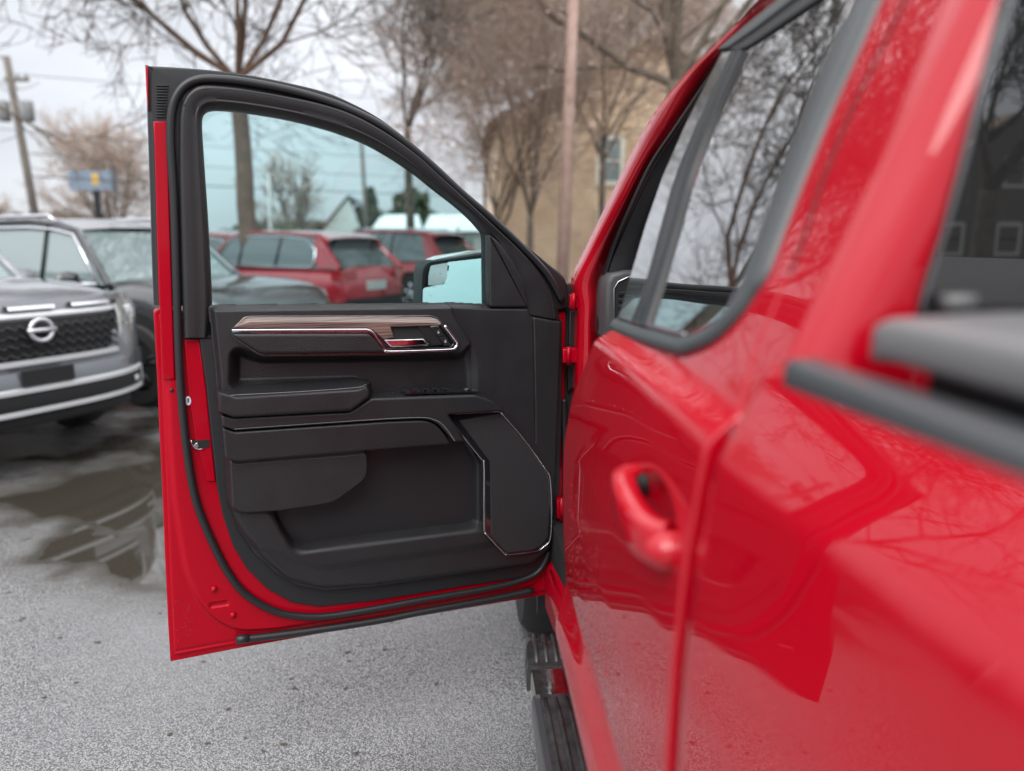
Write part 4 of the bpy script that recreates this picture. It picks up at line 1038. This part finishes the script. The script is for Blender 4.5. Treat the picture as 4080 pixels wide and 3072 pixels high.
for (a, c) in ((-.60, -.32), (-.16, .14), (.26, .58)): nose_patch('bonnet_slot', lin(a, c, 8), 1.07, 1.10, .024, CHROME, g_suv)
nose_patch('grille_lower_bar', lin(-.60, .60), .72, .76, .03, SILV, g_suv)
for k in range(4):       # mesh rows of the grille
    b = MB()
    for y in np.arange(-.57, .56, .075):
        z = .785 + k * .058; b.merge(tube([(gx(y, z) + .020, y, z + .018), (gx(y + .037, z) + .026, y + .0375, z - .006), (gx(y + .075, z) + .020, y + .075, z + .018)], .007, 5))
    b.make('grille_mesh_row', mat('grille_black', (.03, .03, .033), .25), grl)
# badge: ring with a bar
bc = np.array([gx(0, .94) + .05, 0, .945])
b = MB(); b.merge(tube([bc + [0, .072 * math.cos(a), .068 * math.sin(a)] for a in np.linspace(0, 2 * math.pi, 32)], .014, 8, caps=False)); b.merge(tube([bc + [.006, -.092, 0], bc + [.006, .092, 0]], .014, 8))
b.make('badge', mat('badge_silver', (.66, .66, .68), .3, .6), g_suv)
for s_ in (-1, 1):
    hl = nose_patch('headlight', lin(s_ * .66, s_ * .975, 12), .72, lambda y: 1.09 - .10 * (abs(y) - .66), .030, LAMPG, g_suv)
    for k in range(3): nose_patch('lamp_segment', lin(s_ * (.70 + .012 * k), s_ * (.80 + .02 * k), 5), .76 + k * .105, .83 + k * .105, .038, WHITE, hl)
    nose_patch('lamp_side_trim', lin(s_ * .615, s_ * .655, 5), .74, 1.06, .034, SILV, g_suv)
bum = nose_patch('front_bumper', lin(-.985, .985, 40), .44, .69, .055, GREYP, g_suv)
nose_patch('lower_intake', lin(-.80, .80, 30), .445, .56, .063, DARK, bum)
nose_patch('intake_bar_upper', lin(-.86, .86, 30), .552, .592, .078, SILV, bum)
nose_patch('intake_bar_lower', lin(-.86, .86, 30), .415, .45, .072, SILV, bum)
for s_ in (-1, 1):
    nose_patch('intake_end', lin(s_ * .83, s_ * .87, 4), .44, .57, .078, SILV, bum)
    nose_patch('fog_lamp', lin(s_ * .72, s_ * .79, 5), .48, .52, .075, WHITE, bum)
nose_patch('skid_plate', lin(-.7, .7, 20), (.33), .42, .02, DARK, bum)
MB().box(gx(0, .6) + .06, gx(0, .6) + .075, -.17, .17, .60, .70).make('plate_holder', DARK, bum, smooth=False)
# dark SUV parked behind it
fw = np.array([-3.14, 6.95])
L2 = 4.9; nose2 = fw + hv * (L2 / 2 - L2 * .295) + lv * .93
suv('parked_suv', 'dark charcoal SUV with bright roof rails and chrome window line, behind the silver grey one', DARKP, nose2, HD, L=L2, W=1.96, H=1.70, belt=1.10, hood=1.13, red_lamps=False, rim=BLKRIM, wheel_R=.39, cat='suv')
# red SUVs seen through the door glass, tails towards us
def tail_at(px, Y, heading, L):
    p = spot(px, Y)[:2]; h = np.array([math.cos(heading), math.sin(heading)]); return p + h * L
suv('parked_suv', 'red SUV with bright window line, its tail towards the door mirror', REDC, tail_at(1490, 13.2, math.radians(148), 4.5), math.radians(148), L=4.5, W=1.86, H=1.66, belt=1.06, rails=False, cat='suv')
suv('parked_suv', 'lighter red SUV just above the door mirror, behind the other red one', REDC, tail_at(1860, 17.2, math.radians(150), 4.6), math.radians(150), L=4.6, W=1.86, H=1.74, belt=1.08, rails=True, chrome_windows=False, cat='suv')
suv('parked_suv', 'red SUV with a pale roof farthest left through the door glass', REDC, tail_at(1120, 15.5, math.radians(165), 4.6), math.radians(165), L=4.6, W=1.86, H=1.66, belt=1.04, cat='suv')
suv('parked_car', 'white car behind the red SUVs, its roof just showing', WHITEC, tail_at(1280, 17.5, math.radians(172), 4.6), math.radians(172), L=4.6, W=1.86, H=1.66, belt=1.02, rails=False, cat='car')

# ------------------------------------------------------------------ trees
class Twigs:
    def __init__(s): s.a = []; s.b = []; s.ra = []; s.rb = []
    def add(s, a, b, ra, rb): s.a.append(a); s.b.append(b); s.ra.append(ra); s.rb.append(rb)
    def mesh(s, n):
        A = np.array(s.a); B = np.array(s.b); ra = np.array(s.ra); rb = np.array(s.rb); D = B - A
        D /= np.linalg.norm(D, axis=1)[:, None] + 1e-9
        ref = np.where(np.abs(D[:, 2:3]) > .9, np.array([[1., 0, 0]]), np.array([[0, 0, 1.]]))
        U = np.cross(D, ref); U /= np.linalg.norm(U, axis=1)[:, None] + 1e-9; W = np.cross(D, U)
        m = len(A); V = np.zeros((m, 2, n, 3))
        for j in range(n):
            c, s_ = math.cos(2 * math.pi * j / n), math.sin(2 * math.pi * j / n); o_ = c * U + s_ * W
            V[:, 0, j] = A + o_ * ra[:, None]; V[:, 1, j] = B + o_ * rb[:, None]
        base = np.arange(m)[:, None] * 2 * n; F = []
        for j in range(n):
            j2 = (j + 1) % n; F.append(np.stack([base[:, 0] + j, base[:, 0] + j2, base[:, 0] + n + j2, base[:, 0] + n + j], 1))
        return V.reshape(-1, 3), np.concatenate(F)

def tree(name, label, loc, trunk_h, trunk_r, height, spread, seed, bark, twig, levels=5, lean=(0, 0), forks=4, group=None, dense=1., leaf=0, up=.12, droop=0., min_r=.006, splits=None, limb=.42):
    R_ = random.Random(seed)
    t = thing(name, label, 'tree', tuple(loc), 0, group)
    big, small = Twigs(), Twigs(); leaves = []
    def rv(k=1.): return np.array([R_.gauss(0, 1), R_.gauss(0, 1), R_.gauss(0, 1)]) * k
    def branch(p, d, length, r, lv):
        nseg = 5 if lv < 2 else (4 if lv < 4 else 3); seg = length / nseg; kids = []
        for i in range(nseg):
            d = d + rv(.17 if lv < 2 else .22) + np.array([0, 0, up if lv < 3 else up * .4 - droop]); d /= np.linalg.norm(d)
            q = p + d * seg; r2 = max(r * (1 - .55 / nseg * 1.0), min_r * .6)
            (big if r > .028 else small).add(p, q, r, r2); p = q; r = r2
            if lv < levels:
                nk = (1.3 if lv < 2 else 1.6) * dense
                nk = int(nk) + (R_.random() < nk - int(nk))
                if i > 0 or lv > 0:
                    for _ in range(nk): kids.append((p.copy(), d.copy(), r))
        for (pk, dk, rk) in kids:
            s_ = rv(); s_ -= dk * (s_ @ dk); s_ /= np.linalg.norm(s_) + 1e-9
            a = R_.uniform(.45, 1.0); nd = dk * math.cos(a) + s_ * math.sin(a)
            branch(pk, nd, length * R_.uniform(.45, .72), max(rk * R_.uniform(.4, .62), min_r), lv + 1)
        if lv < levels: branch(p, d + rv(.15), length * .6, r * .9, lv + 1)
        elif leaf and R_.random() < leaf: leaves.append(p)
    # trunk
    P = [np.array([0, 0, -.05])]; d = np.array([lean[0], lean[1], 1.0]); d /= np.linalg.norm(d); k = 8
    for i in range(k): P.append(P[-1] + (d + rv(.02)) * trunk_h / k)
    rr = [trunk_r * (1.25 if i == 0 else 1.05 - .3 * i / k) for i in range(k + 1)]
    V, Fc = tube(P, rr, 12); tr = obj('trunk', V, Fc, bark, t)
    top_ = P[-1]
    if splits is None: splits = [(2 * math.pi * j / forks + R_.uniform(-.4, .4), R_.uniform(.25, .7), 1.) for j in range(forks)]
    for (az, tilt, f_) in splits:
        nd = np.array([math.cos(az) * math.sin(tilt), math.sin(az) * math.sin(tilt), math.cos(tilt)])
        branch(top_ - d * .05 * R_.random(), nd, (height - trunk_h) * .52 * f_ * (1 + (spread - 1) * math.sin(tilt)), trunk_r * limb, 1)
    if big.a: V, F = big.mesh(6); obj('limbs', V, F, bark, t)
    V, F = small.mesh(3); cr_ = obj('crown', V, F, twig, t, smooth=False)
    if leaves:
        b_ = np.array(leaves); m_ = len(b_) * 3; c = np.repeat(b_, 3, 0) + rng.normal(0, .07, (m_, 3)); u = rng.normal(0, .02, (m_, 3)); v = rng.normal(0, .02, (m_, 3))
        V = np.stack([c - u, c + v, c + u, c - v], 1).reshape(-1, 3); obj('dead_leaves', V, np.arange(m_ * 4).reshape(-1, 4), LEAF, t, smooth=False, kind='stuff')
    return t

tree('bare_tree', 'large bare tree whose thick reddish trunk shows through the door glass', spot(992, 14), 4.35, .18, 10.5, 1.5, 11, BARKRED, TWIGD, levels=5, lean=(-.004, 0), dense=.95, up=.14, min_r=.009, limb=.28,
     splits=[(math.radians(175), .95, 1.0), (math.radians(150), .55, 1.), (math.radians(100), .30, .9), (math.radians(60), .20, 1.), (math.radians(10), .45, 1.05), (math.radians(-8), .95, 1.1), (math.radians(-60), .5, .9), (math.radians(200), 1.25, .8)])
tree('bare_tree', 'slender bare tree rising behind the curve of the door frame', spot(1640, 21), 4.5, .13, 11, 1.0, 5, BARK, TWIGD, levels=4, forks=4, min_r=.012, up=.2)
tree('bare_tree', 'thick-limbed tree at top centre right, next to the red roof pillar', spot(2665, 17), 5.0, .24, 12, 1.5, 23, BARK, TWIG, levels=4, forks=5, min_r=.007, dense=.95, leaf=.04,
     splits=[(math.radians(175), 1.1, 1.0), (math.radians(5), .8, 1.), (math.radians(100), .30, 1.), (math.radians(-90), .5, .9), (math.radians(10), 1.15, .9), (math.radians(190), .6, 1.)])
for i, (px, Y, th, h, sd_, lf, lb) in enumerate([
    (1930, 36, 5.5, 15, 31, .8, 'brown twiggy tree left of the wooden pole, rising beyond the tan house corner'),
    (2110, 19, 2.2, 8.8, 32, .5, 'brown twiggy tree just left of the wooden pole, in front of the tan house'),
    (2400, 20, 3.6, 9.5, 33, .5, 'leaf-hung brown tree over the upper window of the tan house'),
    (1985, 20, 1.7, 7.5, 35, .5, 'tangled brown tree at the left corner of the tan house, low over the door frame'),
    (2560, 37, 6.5, 17, 34, .8, 'tall brown tree beyond the tan house, nearest the red roof pillar')]):
    tree('bare_tree', lb, spot(px, Y), th, .10, h, 1.35, sd_, BARK, TWIG, levels=5 if Y > 30 else 4, forks=6, min_r=.013 if Y > 30 else .006, dense=.9 if Y > 30 else .86, leaf=lf, up=.05, group='brown trees in front of the tan house')
tree('bare_tree', 'broad pale brown tree standing low behind the dealership sign', spot(450, 42), 1.6, .18, 6.6, 1.6, 41, BARK, TWIG, levels=4, forks=7, min_r=.018, leaf=.3, dense=.95)
tree('bare_tree', 'small hazy tree at the far left edge over the SUV roof', spot(-20, 46), 1.2, .15, 4.2, 1.4, 42, BARK, TWIG, levels=3, forks=6, min_r=.03, leaf=.5)
tree('bare_tree', 'distant bare tree seen low through the glass, left of the white gable', spot(1180, 50), 1.5, .2, 6.5, 1.4, 43, BARK, TWIG, levels=3, forks=7, min_r=.035, leaf=.4)
tree('bare_tree', 'bare tree standing beyond the frame on the left, mirrored in the red paint', (-11, 17, 0), 3.8, .18, 10.5, 1.4, 51, BARK, TWIGD, levels=4, forks=4, min_r=.012, dense=.7)
tree('bare_tree', 'bare tree behind the truck, mirrored in the cab rear window', (8.6, -11, 0), 2.4, .2, 9, 1.5, 52, BARK, TWIGD, levels=5, forks=6, min_r=.010, dense=.9)

# evergreens and bushes: clumps of needle tufts
EVG = mat('evergreen_needles', (.035, .06, .03), .8, noise=(2, (.06, .085, .04)))
def conifer(name, label, loc, h, r, n, seed, m, cat='evergreen tree', flat=.0):
    R_ = np.random.default_rng(seed); t = thing(name, label, cat, tuple(loc))
    V, Fc = tube([(0, 0, 0), (0, 0, h * .9)], [r * .07, .02], 8); obj('trunk', V, Fc, BARK, t)
    z = R_.random(n) ** 1.3; rr = r * (1 - z) ** (.8 if not flat else .4) * np.sqrt(R_.random(n)) * (1 + .25 * np.sin(z * 23)); a = R_.random(n) * 2 * math.pi
    c = np.stack([rr * np.cos(a), rr * np.sin(a), .08 * h + z * h * .92], 1); s_ = .05 * r + .03
    u = R_.normal(0, s_, (n, 3)); v = R_.normal(0, s_, (n, 3))
    V = np.stack([c - u, c + v, c + u], 1).reshape(-1, 3); obj('crown', V, np.arange(n * 3).reshape(-1, 3), m, t, smooth=False)
conifer('evergreen_tree', 'dark green evergreen between the white gable and the wooden post', spot(1480, 52), 5.0, 1.6, 5000, 1, EVG)
conifer('evergreen_tree', 'round green tree right of the white gable, above the long white roof', spot(1640, 60), 5.4, 2.6, 7000, 2, EVG, flat=1)
conifer('green_bush', 'pale green bush low behind the red cars, right of the thick trunk', spot(1130, 40), 2.2, 1.7, 5000, 3, mat('pale_bush', (.12, .14, .08), .9), 'bush', flat=1)
# far hedge and woods: one mass
n = 26000; x = rng.uniform(-70, 60, n); y = rng.uniform(72, 84, n); hh = 2.6 + .9 * np.sin(x * .11) + .7 * np.sin(x * .31 + 1) + 1.6 * np.exp(-((x + 12) / 9.) ** 2)
c = np.stack([x, y, rng.random(n) ** .8 * hh], 1); u = rng.normal(0, .28, (n, 3)); v = rng.normal(0, .28, (n, 3))
V = np.stack([c - u, c + v, c + u], 1).reshape(-1, 3)
w_ = obj('far_hedge', V, np.arange(n * 3).reshape(-1, 3), mat('far_brush', (.13, .10, .075), .95, noise=(.12, (.07, .075, .05))), kind='stuff', smooth=False)
w_['label'] = 'brown brush and hedge line along the far edge of the lot'; w_['category'] = 'hedge'

# ------------------------------------------------------------------ tan shingled house behind the pole
SH = mat('tan_shingle', (.82, .64, .45), .9, noise=(1.3, (.66, .49, .33)))
def house(label, name, x0, x1, y, depth, eave, ridge, wall_m, wins, trim, gable_front=True, roofm=None):
    t = thing(name, label, 'house', ((x0 + x1) / 2, y, 0)); hw_ = (x1 - x0) / 2
    b = MB(); V = [(-hw_, 0, 0), (hw_, 0, 0), (hw_, 0, eave), (0, 0, ridge), (-hw_, 0, eave)]; V += [(p[0], depth, p[2]) for p in V]
    b.add(V, [(0, 1, 2, 3, 4), (5, 6, 7, 8, 9), (0, 1, 6, 5), (1, 2, 7, 6), (4, 0, 5, 9)]); b.make('wall', wall_m, t, smooth=False)
    # shingle courses stand proud of the wall
    b = MB(); k = 0; z = .18
    while z < ridge - .3:
        hwz = hw_ if z < eave else hw_ * (ridge - z) / (ridge - eave)
        b.add([(-hwz, -.004, z), (hwz, -.004, z), (hwz, -.022, z - .012), (-hwz, -.022, z - .012), (-hwz, -.004, z - .016), (hwz, -.004, z - .016)], [(0, 1, 2, 3), (3, 2, 5, 4)]); z += .18
    b.make('shingle_courses', wall_m, t, smooth=False, kind='stuff')
    rm = roofm or mat('roof_shingle', (.24, .18, .14), .9)
    for s_ in (-1, 1):
        e = np.array([s_ * (hw_ + .35), eave - .35 * (ridge - eave) / hw_]); b = MB()
        V = [(0, -.4, ridge + .10), (e[0], -.4, e[1] + .1), (e[0], depth + .4, e[1] + .1), (0, depth + .4, ridge + .10)]; V += [(p[0], p[1], p[2] - .12) for p in V]
        b.add(V, [(0, 1, 2, 3), (4, 5, 6, 7), (0, 1, 5, 4), (1, 2, 6, 5), (2, 3, 7, 6), (3, 0, 4, 7)]); b.make('roof', rm, t, smooth=False)
    for (wx, wz, ww, wh) in wins:
        fr_ = MB(); bw = .15
        fr_.box(wx - ww / 2 - bw, wx - ww / 2, -.07, .02, wz - wh / 2 - bw, wz + wh / 2 + bw); fr_.box(wx + ww / 2, wx + ww / 2 + bw, -.07, .02, wz - wh / 2 - bw, wz + wh / 2 + bw)
        fr_.box(wx - ww / 2, wx + ww / 2, -.07, .02, wz + wh / 2, wz + wh / 2 + bw + .03); fr_.box(wx - ww / 2, wx + ww / 2, -.09, .02, wz - wh / 2 - bw, wz - wh / 2); fr_.box(wx - ww / 2, wx + ww / 2, -.05, .0, wz - .03, wz + .03)
        f_ = fr_.make('window', trim, t, smooth=False)
        MB().box(wx - ww / 2, wx + ww / 2, -.028, -.026, wz - wh / 2, wz + wh / 2).make('pane', CARGL, f_, smooth=False)
    return t
HY = 24.
hx0 = spot(1985, HY)[0]; hx1 = hx0 + 9.5; hc_ = (hx0 + hx1) / 2
wxa = spot(2424, HY)[0] - hc_
house('two-storey tan shingled house with white-framed windows behind the wooden pole', 'house', hx0, hx1, HY, 9, 5.2, 7.6, SH,
      [(wxa, zat(655, HY), .62, 1.25), (spot(2440, HY)[0] - hc_, zat(910, HY), .75, .95), (wxa + 2.6, zat(655, HY), .62, 1.25)], mat('cream_trim', (.78, .76, .64), .7))
house('dark shingled house behind the truck, mirrored in the cab rear window', 'house', 19, 28, -30, -7, 3.6, 6.8, mat('dark_wall', (.12, .11, .10), .9), [(-2.6, 1.6, .9, 1.1), (0, 1.6, .9, 1.1), (2.6, 1.6, .9, 1.1), (0, 4.4, .8, 1.)], mat('pale_trim', (.45, .44, .42), .8))

# white gabled building and long white shed seen through the glass
t = thing('white_building', 'white gabled building with a steep dark roof, seen low through the door glass', 'building', tuple(spot(1370, 55)))
b = MB(); b.add([(-1.6, 0, 0), (1.4, 0, 0), (1.4, 0, 2.0), (.4, 0, 4.6), (-1.6, 0, 2.2), (-1.6, 6, 0), (1.4, 6, 0), (1.4, 6, 2.0), (.4, 6, 4.6), (-1.6, 6, 2.2)], [(0, 1, 2, 3, 4), (0, 4, 9, 5), (1, 2, 7, 6), (5, 6, 7, 8, 9)]); b.make('wall', mat('white_siding', (.62, .64, .62), .7), t, smooth=False)
b = MB(); b.add([(.4, -.2, 4.75), (3.2, -.2, 1.9), (3.2, 6, 1.9), (.4, 6, 4.75)], [(0, 1, 2, 3)]); b.add([(.4, -.2, 4.75), (-1.9, -.2, 2.1), (-1.9, 6, 2.1), (.4, 6, 4.75)], [(0, 1, 2, 3)]); b.make('roof', mat('slate', (.10, .11, .13), .8), t, smooth=False)
b = MB().box(1.4, 3.0, .1, 5.9, 0, 2.1); b.make('side_wing', mat('white_siding', (.62, .64, .62), .7), t, smooth=False)
for wx in (-.9, .1): MB().box(wx - .25, wx + .25, -.04, .02, 1.0, 1.9).make('window', CARGL, t, smooth=False)
t = thing('white_building', 'long low white roofed building across the lot behind the red SUVs', 'building', tuple(spot(1720, 48)))
MB().box(-3.6, 3.6, 0, 8, 0, 2.15).make('wall', mat('pale_wall', (.50, .50, .46), .7), t, smooth=False)
for x0_, x1_ in ((-3.8, -.75), (-.55, 3.8)):
    b = MB(); b.add([(x0_, -.3, 2.15), (x1_, -.3, 2.15), (x1_ - .3, 4, 3.3), (x0_ + .3, 4, 3.3), (x1_, 8, 2.15), (x0_, 8, 2.15)], [(0, 1, 2, 3), (3, 2, 4, 5), (0, 3, 5), (1, 4, 2)]); b.make('roof', mat('white_roof', (.70, .72, .72), .5), t, smooth=False)
for wx in (-2.6, -1.4, 1, 2.2): MB().box(wx - .4, wx + .4, -.04, .02, .9, 1.8).make('window', CARGL, t, smooth=False)

# ------------------------------------------------------------------ poles, sign, wires
POLEM = mat('grey_pole_wood', (.13, .115, .10), .9, noise=(5, (.19, .165, .14)))
def upole(label, pb, pt, Y, r, arms=True, m=POLEM, extra=0., name='utility_pole'):
    top_ = at_y(pt, Y); low = at_y(pb, Y); zt_, zb_ = top_[2], low[2]
    d = (top_ - low) / (zt_ - zb_); foot = low - d * zb_; tip = top_ + d * extra
    t = thing(name, label, 'pole', tuple(foot))
    V, Fc = tube([np.zeros(3) - d * .1, (tip - foot) * .5, tip - foot], [r * 1.15, r, r * .85], 12); obj('shaft', V, Fc, m, t)
    return t, foot, tip, d
p1, foot, tip, dd = upole('leaning wooden utility pole with a transformer at the far left', (142, 870), (25, 225), 29, .135)
def on1(z): return dd * z
b = MB(); c = on1(at_y((60, 318), 29)[2]); b.box(c[0] - .2, c[0] + .62, c[1] - .06, c[1] + .06, c[2] - .05, c[2] + .06); b.make('cross_arm', POLEM, p1, smooth=False)
for s_ in (.25, .55):
    V, Fc = tube([(c[0] + s_, c[1], c[2] + .05), (c[0] + s_, c[1], c[2] + .22)], .05, 8); obj('insulator', V, Fc, mat('insulator', (.3, .3, .32), .4), p1)
c = on1(at_y((80, 440), 29)[2])
for s_, m_ in ((-.42, 0), (.40, 1)):
    V, Fc = tube([(c[0] + s_, c[1], c[2] - .38), (c[0] + s_, c[1], c[2] - .33), (c[0] + s_, c[1], c[2] + .28), (c[0] + s_, c[1], c[2] + .33)], [.17, .21, .21, .15], 14); obj('transformer', V, Fc, mat('transformer_grey', (.22, .23, .23), .6), p1)
p2, foot2, tip2, dd2 = upole('tall reddish wooden pole standing in front of the tan house', (2240, 1110), (2285, 0), 15.5, .115, m=mat('reddish_pole', (.42, .28, .23), .9, noise=(5, (.50, .35, .30))), extra=2.5)
p3, *_ = upole('weathered wooden post right of the white gable through the glass', (1462, 930), (1440, 560), 40, .11)
p4, *_ = upole('thin white lamp post beside the thick trunk, seen through the glass', (1078, 930), (1070, 690), 33, .07, m=mat('white_post', (.6, .6, .6), .5), name='lamp_post')
p5, *_ = upole('utility pole behind the camera, mirrored in the door mirror', (2500, 900), (2500, 0), 24, .12, name='utility_pole')
p5.location = (-13.5, -22, 0)
def wire(a, c, sag, label, r=.012):
    P = [np.array(a) * (1 - t_) + np.array(c) * t_ - np.array([0, 0, sag * 4 * t_ * (1 - t_)]) for t_ in np.linspace(0, 1, 24)]
    V, Fc = tube(P, r, 5); o = obj('overhead_wire', V, Fc, RUBBER); o['label'] = label; o['category'] = 'wire'; o['group'] = 'overhead wires'
a0 = foot + on1(at_y((60, 318), 29)[2]); a1 = foot + on1(at_y((80, 520), 29)[2]); a2 = foot + on1(at_y((90, 610), 29)[2]); a3 = foot + on1(at_y((100, 700), 29)[2])
wire(a0 + [0, 0, .2], (14, 46, 10), .5, 'highest overhead wire running right from the leaning utility pole')
wire(a1, (14, 46, 6.4), .5, 'second overhead wire down, leaving the leaning pole below its transformer')
wire(a2, (14, 46, 5.2), .4, 'third overhead wire down from the leaning utility pole')
wire(a3, (14, 46, 4.2), .3, 'lowest thin overhead wire crossing above the sign', .02)
wire(foot + on1(at_y((40, 235), 29)[2]), (-30, 8, 8), .4, 'wire running left out of the picture from the top of the leaning pole')
wire(foot + on1(at_y((80, 520), 29)[2]), (-30, 8, 6), .4, 'wire running left out of the picture from below the transformer')
t = thing('lot_sign', 'blue and white dealership sign on a dark post above the dark SUV', 'sign', tuple(spot(400, 38)))
MB().box(-.16, .10, -.1, .1, 0, zat(775, 38)).make('post', DARK, t, smooth=False)
pn = MB().box(-1.2, .75, -.12, .12, zat(775, 38), zat(705, 38)).make('panel', mat('sign_blue_white', (.20, .26, .33), .5), t, smooth=False)
MB().box(.75, .90, -.14, .14, zat(785, 38), zat(700, 38)).make('panel_end', mat('sign_grey', (.12, .14, .17), .5), t, smooth=False)
MB().box(-.12, .20, -.14, -.125, zat(755, 38), zat(715, 38)).make('emblem', mat('emblem_yellow', (.60, .40, .10), .5), pn, smooth=False)
# blue-fronted showroom behind us, caught in the small mirror
t = thing('showroom', 'blue-fronted showroom behind the camera, caught in the small round-cornered mirror', 'building', (-22, -24, 0))
MB().box(-6, 6, -8, 0, 0, 3.0).make('wall', mat('showroom_wall', (.5, .5, .5), .6), t, smooth=False)
MB().box(-6, 3.5, 0, .5, 2.2, 5.0).make('blue_fascia', mat('fascia_blue', (.03, .15, .55), .4), t, smooth=False)
for k in range(5): MB().box(-5.5 + k * 1.8, -4.1 + k * 1.8, 0, .06, .2, 2.1).make('shop_window', CARGL, t, smooth=False)
suv('parked_suv', 'white SUV behind the camera, caught in the small mirror', WHITEC, (-10.5, -14), math.radians(80), L=4.8, cat='suv')

# rain drops on the paint, and bits of grit and leaf on the asphalt
def drops(name, pts, nrm, rad, m, parent):
    b = MB()
    for p, n_, r_ in zip(pts, nrm, rad):
        a = np.cross(n_, [0, 0, 1.]); a /= np.linalg.norm(a); c = np.cross(n_, a); V = []
        for lv, (f_, h_) in enumerate(((1, 0), (.75, .35), (.3, .5))):
            for j in range(6): V.append(p + (a * math.cos(j * 1.047) + c * math.sin(j * 1.047) * 1.25) * r_ * f_ + n_ * r_ * h_)
        b.add(V, [(l * 6 + j, l * 6 + (j + 1) % 6, l * 6 + 6 + (j + 1) % 6, l * 6 + 6 + j) for l in range(2) for j in range(6)] + [tuple(12 + j for j in range(6))])
    return b.make(name, m, parent, kind='stuff')
DROP = mat('wet_red_drop', (.30, .0005, .006), .05, 0, 1., .0, coat_ior=1.33)
yy = rng.uniform(.95, 1.33, 260); zz_ = rng.uniform(.80, 1.06, 260)
drops('water_drops', [np.array([np.interp(z - zd(y), PZ, PX) - .0002, y, z]) for y, z in zip(yy, zz_)], [np.array([-1., 0, 0])] * 260, rng.uniform(.0008, .0022, 260), DROP, rear_door)
qq = DR.px([(375 + 45 * rng.random() ** 1.5, 1290 + 115 * rng.random()) for _ in range(50)], -.008)
drops('water_drops', list(DR.w3(qq, np.full(50, -.0095))), [DR.n] * 50, rng.uniform(.0006, .0015, 50), DROP, fd)
b = MB()
for _ in range(260):
    x, y = rng.uniform(-2.6, -.15), rng.uniform(1.2, 4.2); s_ = rng.uniform(.003, .011); a = rng.random() * 6.28
    V = [(x + s_ * math.cos(a + q) * (1.6 if q in (0, 3) else .7), y + s_ * math.sin(a + q) * .8, .002 + .002 * (q % 2)) for q in range(5)]; b.add(V, [(0, 1, 2, 3, 4)])
g_ = b.make('ground_litter', mat('leaf_litter', (.06, .045, .03), .7), kind='stuff', smooth=False); g_['label'] = 'scattered dark grit and leaf crumbs on the wet asphalt'; g_['category'] = 'litter'
